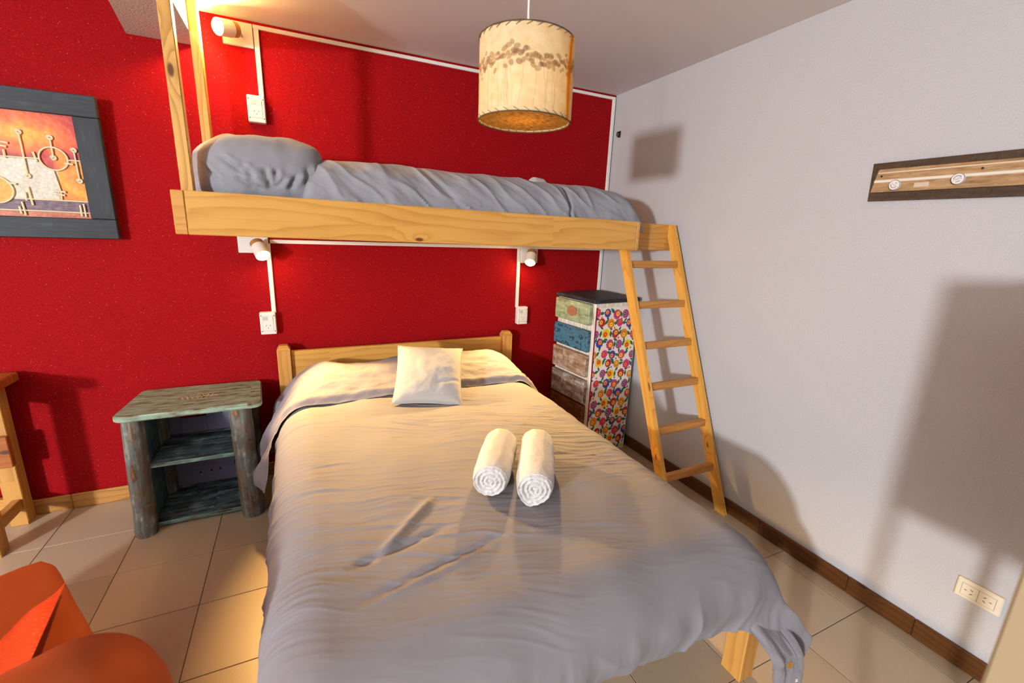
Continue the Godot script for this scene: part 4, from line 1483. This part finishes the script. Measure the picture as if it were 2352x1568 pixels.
# ------------------------------------------------------------------ wall decoration
func wall_art() -> void:
	var o := thing("framed_relief", "clay relief picture in orange, yellow and white in a wide dark slate frame", "picture", Vector3(-3.39, 1.45, 0.0))
	var Y0 := 1.447
	var Y1 := 2.091
	var X1 := -2.990
	var X0 := -3.79
	var fw := 0.094
	var bz := Basis(Vector3.RIGHT, 0.03)
	var pv := Vector3(0, Y0, 0.016)
	var put := func(mb: MB) -> MB:
		for i in mb.v.size():
			mb.v[i] = pv + bz * (mb.v[i] - Vector3(0, Y0, 0))
			mb.n[i] = bz * mb.n[i]
		return mb
	part("frame_rail", put.call(span(Vector3(X0, Y1 - fw, 0.0), Vector3(X1, Y1, 0.032), 0.003)), M.slate, o)
	part("frame_rail", put.call(span(Vector3(X0, Y0, 0.0), Vector3(X1, Y0 + fw, 0.032), 0.003)), M.slate, o)
	part("frame_rail", put.call(span(Vector3(X1 - fw, Y0 + fw + 0.0005, 0.0), Vector3(X1, Y1 - fw - 0.0005, 0.032), 0.003)), M.slate, o)
	part("frame_rail", put.call(span(Vector3(X0, Y0 + fw + 0.0005, 0.0), Vector3(X0 + fw, Y1 - fw - 0.0005, 0.032), 0.003)), M.slate, o)
	# relief panel; local a = metres left of the right inner edge, b = metres above the inner bottom edge
	var IW := X1 - X0 - 2.0 * fw
	var IH := Y1 - Y0 - 2.0 * fw
	var TW := 640
	var TH := 480
	var f := noise(600, 1.0, 3)
	var tex := picture(TW, TH, func(x: int, y: int) -> Color:
		var a := (1.0 - float(x) / TW) * IW
		var b := (1.0 - float(y) / TH) * IH
		var sw := f.get_noise_2d(a * 9.0, b * 9.0)
		var dk := 0.95 + 0.12 * f.get_noise_2d(a * 60.0, b * 60.0)
		var c := Color.WHITE
		var hz := 0.262 - 0.05 * (a - 0.09) * 0.2
		var white_edge := 0.095 + 0.012 * smoothstep(0.20, 0.08, b)
		if b > hz:
			var q := Vector2((a - 0.19) / 0.16, (b - 0.365) / 0.085).length()
			c = Color(0.96, 0.66, 0.16).lerp(Color(0.93, 0.42, 0.12), smoothstep(0.2, 0.8, q + sw * 0.3)).lerp(Color(0.74, 0.16, 0.12), smoothstep(0.8, 1.5, q + sw * 0.3))
			c = c.lerp(Color(0.45, 0.10, 0.14), smoothstep(hz + 0.035, hz, b) * 0.55)
		elif b > 0.078:
			if a < white_edge: c = Color(0.93, 0.66, 0.12).lerp(Color(0.85, 0.50, 0.08), clampf(0.5 + sw, 0, 1))
			else: c = Color(0.84, 0.82, 0.76).lerp(Color(0.79, 0.76, 0.68), clampf(0.5 + sw, 0, 1))
		elif b > 0.026:
			c = Color(0.47, 0.36, 0.42).lerp(Color(0.32, 0.22, 0.28), clampf(0.5 + f.get_noise_2d(a * 14.0 + b * 20.0, b * 90.0), 0, 1))
		else:
			c = Color(0.80, 0.46, 0.32).lerp(Color(0.68, 0.34, 0.22), clampf(0.5 + sw, 0, 1))
		for dsc in [[0.098, 0.264, 0.050], [0.318, 0.115, 0.058]]:
			var d := Vector2(a - dsc[0], b - dsc[1]).length()
			if d < dsc[2]:
				c = Color(0.93, 0.55, 0.10).lerp(Color(0.72, 0.14, 0.10), smoothstep(-0.02, 0.03, (a - dsc[0]) - 0.3 * (b - dsc[1]) - 0.002)) if dsc[0] < 0.2 else Color(0.94, 0.62, 0.16)
		return Color(c.r * dk, c.g * dk, c.b * dk))
	var pm := mat(Color.WHITE, 0.5, 0.5)
	pm.albedo_texture = tex
	var g := MB.new()
	g.grid(128, 96, func(u: float, v: float) -> Vector3:
		var x := X0 + fw + IW * u
		var y := Y1 - fw - IH * v
		return Vector3(x, y, 0.012 + 0.0009 * f.get_noise_2d(x * 26.0, y * 26.0) + 0.0002 * f.get_noise_2d(x * 110.0, y * 110.0)), -1.0)
	part("relief_panel", put.call(g), pm, o)
	# raised clay strokes
	var st := MB.new()
	var P := func(a: float, b: float) -> Vector3:
		return Vector3(X1 - fw - a, Y0 + fw + b, 0.0155)
	var stroke := func(a0: float, b0: float, a1: float, b1: float, r: float) -> void:
		st.tube([P.call(a0, b0), P.call((a0 + a1) * 0.5, (b0 + b1) * 0.5 + 0.0015), P.call(a1, b1)], r, 8)
	var curl := func(a: float, b: float, r: float) -> void:
		var pts := []
		for k in 26:
			var an := k * 0.5
			var rr := r * (1.0 - k / 30.0)
			pts.append(P.call(a + cos(an) * rr, b + sin(an) * rr))
		st.tube(pts, 0.0034, 6)
	for q in [[0.199, 0.364, 0.200, 0.182], [0.096, 0.352, 0.097, 0.269], [0.020, 0.305, 0.019, 0.173]]:
		stroke.call(q[0], q[1], q[2], q[3], 0.0042)
		curl.call(q[0], q[1] + 0.002, 0.0115)
		curl.call(q[2], q[3] - 0.002, 0.0115)
	for dsc in [[0.098, 0.264, 0.050], [0.318, 0.115, 0.058]]:
		var pts := []
		for k in 41:
			var an := TAU * k / 40.0
			if dsc[0] + cos(an) * dsc[2] > IW: continue
			pts.append(P.call(dsc[0] + cos(an) * dsc[2], dsc[1] + sin(an) * dsc[2]))
		st.tube(pts, 0.0042, 8, false)
	stroke.call(0.0, 0.262, 0.047, 0.262, 0.0036)
	stroke.call(0.148, 0.260, 0.36, 0.255, 0.0036)
	stroke.call(0.0, 0.078, 0.26, 0.079, 0.0036)
	stroke.call(0.0, 0.026, 0.36, 0.027, 0.0032)
	stroke.call(0.107, 0.215, 0.095, 0.115, 0.0034)
	stroke.call(0.095, 0.115, 0.098, 0.080, 0.0034)
	for q in [[0.165, 0.288, 0.158, 0.246], [0.078, 0.118, 0.122, 0.120], [0.083, 0.103, 0.115, 0.105], [0.222, 0.108, 0.222, 0.072], [0.208, 0.132, 0.204, 0.052], [0.252, 0.045, 0.250, 0.012], [0.240, 0.066, 0.236, 0.006],
			[0.036, 0.062, 0.036, 0.010], [0.022, 0.068, 0.021, 0.008], [0.032, 0.245, 0.062, 0.246], [0.245, 0.142, 0.275, 0.144], [0.262, 0.288, 0.262, 0.252], [0.242, 0.316, 0.275, 0.318], [0.250, 0.300, 0.275, 0.302]]:
		stroke.call(q[0], q[1], q[2], q[3], 0.0048)
	part("clay_lines", put.call(st), M.clay, o)

func coat_hanger() -> void:
	var o := thing("coat_rack", "brown board with a worn pale plank and two round knobs on the grey wall", "coat rack", Vector3(0, 1.80, 2.1))
	var felt := weathered(700, [Color(0.24, 0.18, 0.14), Color(0.28, 0.225, 0.18), Color(0.31, 0.25, 0.205)], 30.0, 40.0, 0.3, 0.3, 128, 128)
	var bm := MB.new()
	# slightly skewed end
	var out := [Vector2(1.806, 1.732), Vector2(2.62, 1.726), Vector2(2.62, 1.878), Vector2(1.800, 1.880)]
	var X := Transform3D(Basis(Vector3(0, 0, 1), Vector3(-1, 0, 0), Vector3(0, 1, 0)), Vector3.ZERO)
	bm.extrude(out, 0.0, 0.016, 0.002, X)
	part("backing_board", bm, felt, o)
	var pale := weathered(702, [Color(0.45, 0.33, 0.22), Color(0.60, 0.47, 0.32), Color(0.67, 0.55, 0.40), Color(0.64, 0.51, 0.36), Color(0.82, 0.77, 0.68)], 3.0, 46.0, 0.5, 0.14, 288, 128)
	var pm := MB.new()
	var o2 := [Vector2(1.816, 1.765), Vector2(2.585, 1.762), Vector2(2.590, 1.846), Vector2(1.835, 1.853), Vector2(1.829, 1.848)]
	pm.extrude(o2, 0.016, 0.030, 0.003, X)
	part("plank", pm, pale, o)
	part("painted_ridge", span(Vector3(-0.0335, 1.801, 1.824), Vector3(-0.029, 1.812, 2.58), 0.002), mat(Color(0.88, 0.85, 0.79), 0.6), o)
	part("painted_ridge", span(Vector3(-0.0318, 1.836, 1.832), Vector3(-0.029, 1.8405, 2.30), 0.0015), mat(Color(0.86, 0.81, 0.72), 0.6), o)
	part("label_holder", span(Vector3(-0.0312, 1.776, 1.962), Vector3(-0.029, 1.793, 2.008), 0.001), mat(Color(0.80, 0.73, 0.64), 0.6), o)
	for z in [1.846, 2.148]:
		var nm := MB.new()
		nm.lathe([Vector2(0.0, 0.0), Vector2(0.004, 0.0), Vector2(0.003, 0.002), Vector2(0.0, 0.002)], 10, axis_xf(Vector3(-0.030, 1.826, z), Vector3.LEFT))
		part("nail", nm, M.hole, o)
	var glaze := mat(Color(0.90, 0.88, 0.88), 0.18, 0.5)
	var ink := mat(Color(0.13, 0.11, 0.20), 0.5)
	var k := 0
	for q in [[Vector3(-0.030, 1.787, 1.907), 2.45], [Vector3(-0.030, 1.794, 2.097), 0.28]]:
		var kn := MB.new()
		var r := 0.0195
		var KX := Transform3D(Basis(Vector3(0, 0, 1), Vector3(-1, 0, 0), Vector3(0, -1, 0)), q[0])
		# stem and disc of the ceramic knob
		kn.lathe([Vector2(0.008, 0.0), Vector2(0.007, 0.012), Vector2(r * 0.9, 0.013), Vector2(r, 0.016), Vector2(r, 0.019), Vector2(r * 0.94, 0.0215), Vector2(r * 0.6, 0.0225), Vector2(0.0, 0.0228)], 36, KX)
		var kp := part("knob", kn, glaze, o)
		kp.set_meta("label", "white ceramic knob with dark printed lettering")
		var face := 0.0228
		var F := Basis(Vector3(0, 0, 1), Vector3(0, 1, 0), Vector3(-1, 0, 0)) * Basis(Vector3.BACK, q[1])
		var to := func(x: float, y: float, d := 0.0) -> Vector3:
			return q[0] + Vector3(-face - 0.0003 - d, 0, 0) + F * Vector3(x, y, 0)
		var rim := MB.new()
		var pts := []
		for i in 49:
			var a := TAU * i / 48.0
			pts.append(q[0] + Vector3(-0.0214, 0, 0) + F * Vector3(cos(a), sin(a), 0) * r * 0.94)
		rim.tube(pts, 0.0008, 6, false)
		var rp := part("rim_line", rim, ink, kp)
		rp.position = Vector3.ZERO
		var tx := MB.new()
		for i in 9:
			var a := PI * (0.82 - 0.64 * i / 8.0)
			tx.box(to.call(cos(a) * r * 0.62, sin(a) * r * 0.62 - 0.002), Vector3(0.0017, 0.0026 if i % 3 else 0.0030, 0.0006), 0.0, F * Basis(Vector3.BACK, a - PI * 0.5))
		for row in 2:
			for i in 8:
				if (i + row * 2) % 4 == 3: continue
				tx.box(to.call(-0.0112 + i * 0.0032, 0.0010 - row * 0.0034), Vector3(0.0021, 0.0011, 0.0006), 0.0, F)
		var tp := part("print", tx, ink, kp)
		tp.position = Vector3.ZERO
		var tm := TextMesh.new()
		tm.text = "PARIS" if k == 1 else "SEL"
		var sf := SystemFont.new()
		sf.font_names = PackedStringArray(["Droid Serif"])
		tm.font = sf
		tm.font_size = 24
		tm.pixel_size = 0.0045 / 24.0
		tm.depth = 0.0006
		var ti := MeshInstance3D.new()
		ti.name = "lettering"
		ti.mesh = tm
		ti.material_override = ink
		kp.add_child(ti, true)
		ti.transform = Transform3D(F, to.call(0.0, -0.0098, 0.0003))
		k += 1

func floor_lamp() -> void:
	# the room's main lamp: a bright globe on a stand, behind and to the left of the viewer
	var o := thing("floor_lamp", "white globe floor lamp standing far left behind the viewer, out of the picture", "lamp", Vector3(LAMP.x, 0, LAMP.z))
	var b := MB.new()
	b.lathe([Vector2(0.0, 0.0), Vector2(0.16, 0.0), Vector2(0.16, 0.015), Vector2(0.02, 0.03), Vector2(0.0, 0.03)], 32, Transform3D(Basis(), Vector3(LAMP.x, 0, LAMP.z)))
	part("base", b, M.dark_metal, o)
	var p := MB.new()
	p.tube([Vector3(LAMP.x, 0.02, LAMP.z), Vector3(LAMP.x, LAMP.y - 0.18, LAMP.z)], 0.012, 12)
	part("pole", p, M.dark_metal, o)
	var s := MB.new()
	s.grid(32, 20, func(u: float, v: float) -> Vector3:
		var a := u * TAU
		var c := (v - 0.5) * PI
		return LAMP + Vector3(cos(a) * cos(c), sin(c), sin(a) * cos(c)) * 0.19, 1.0, 1.0, 1.0, true)
	var glow := mat(Color(0.95, 0.95, 0.95), 0.5)
	glow.emission_enabled = true
	glow.emission = Color(1.0, 0.98, 0.95)
	glow.emission_energy_multiplier = 2.0
	part("globe", s, glow, o)

const LAMP := Vector3(-7.0, 1.74, 5.5)


func _ready() -> void:
	rng.seed = 42
	# camera
	var cam := Camera3D.new()
	cam.name = "camera"
	add_child(cam)
	cam.transform = Transform3D(Basis(Vector3.UP, -0.446765) * Basis(Vector3.RIGHT, -0.239842) * Basis(Vector3.BACK, 0.037929), Vector3(-2.18107, 1.55, 2.9393))
	cam.near = 0.05
	cam.far = 50.0
	var ca := CameraAttributesPhysical.new()
	ca.frustum_focal_length = 12.0 * 1019.905 / 784.0
	ca.frustum_focus_distance = 2.6
	ca.exposure_aperture = 2.4
	ca.frustum_near = 0.05
	ca.frustum_far = 50.0
	cam.attributes = ca
	cam.fov = rad_to_deg(2.0 * atan(784.0 / 1019.905))
	cam.current = true
	# world
	var we := WorldEnvironment.new()
	we.name = "world"
	var env := Environment.new()
	env.background_mode = Environment.BG_COLOR
	env.background_color = Color(0.02, 0.02, 0.02)
	env.tonemap_mode = Environment.TONE_MAPPER_LINEAR
	env.tonemap_exposure = 1.0
	env.sdfgi_enabled = true
	env.ssao_enabled = true
	env.ssil_enabled = true
	we.environment = env
	add_child(we)
	# main room light (inside the globe of the floor lamp)
	var main := OmniLight3D.new()
	main.name = "globe_light"
	main.light_color = Color(0.975, 0.985, 1.0)
	main.light_energy = 41.0
	main.light_size = 0.175
	main.omni_range = 20.0
	main.omni_attenuation = 2.0
	main.shadow_enabled = true
	main.position = LAMP
	add_child(main)

	nA = noise(1, 1.0, 3)
	nB = noise(2, 1.0, 2)
	nC = noise(3, 1.0, 2)
	make_materials()
	room()
	double_bed()
	bunk()
	ladder()
	chest()
	nightstand()
	side_table()
	sofa()
	bed_top()
	pendant()
	wall_art()
	coat_hanger()
	wall_bits()
	floor_lamp()
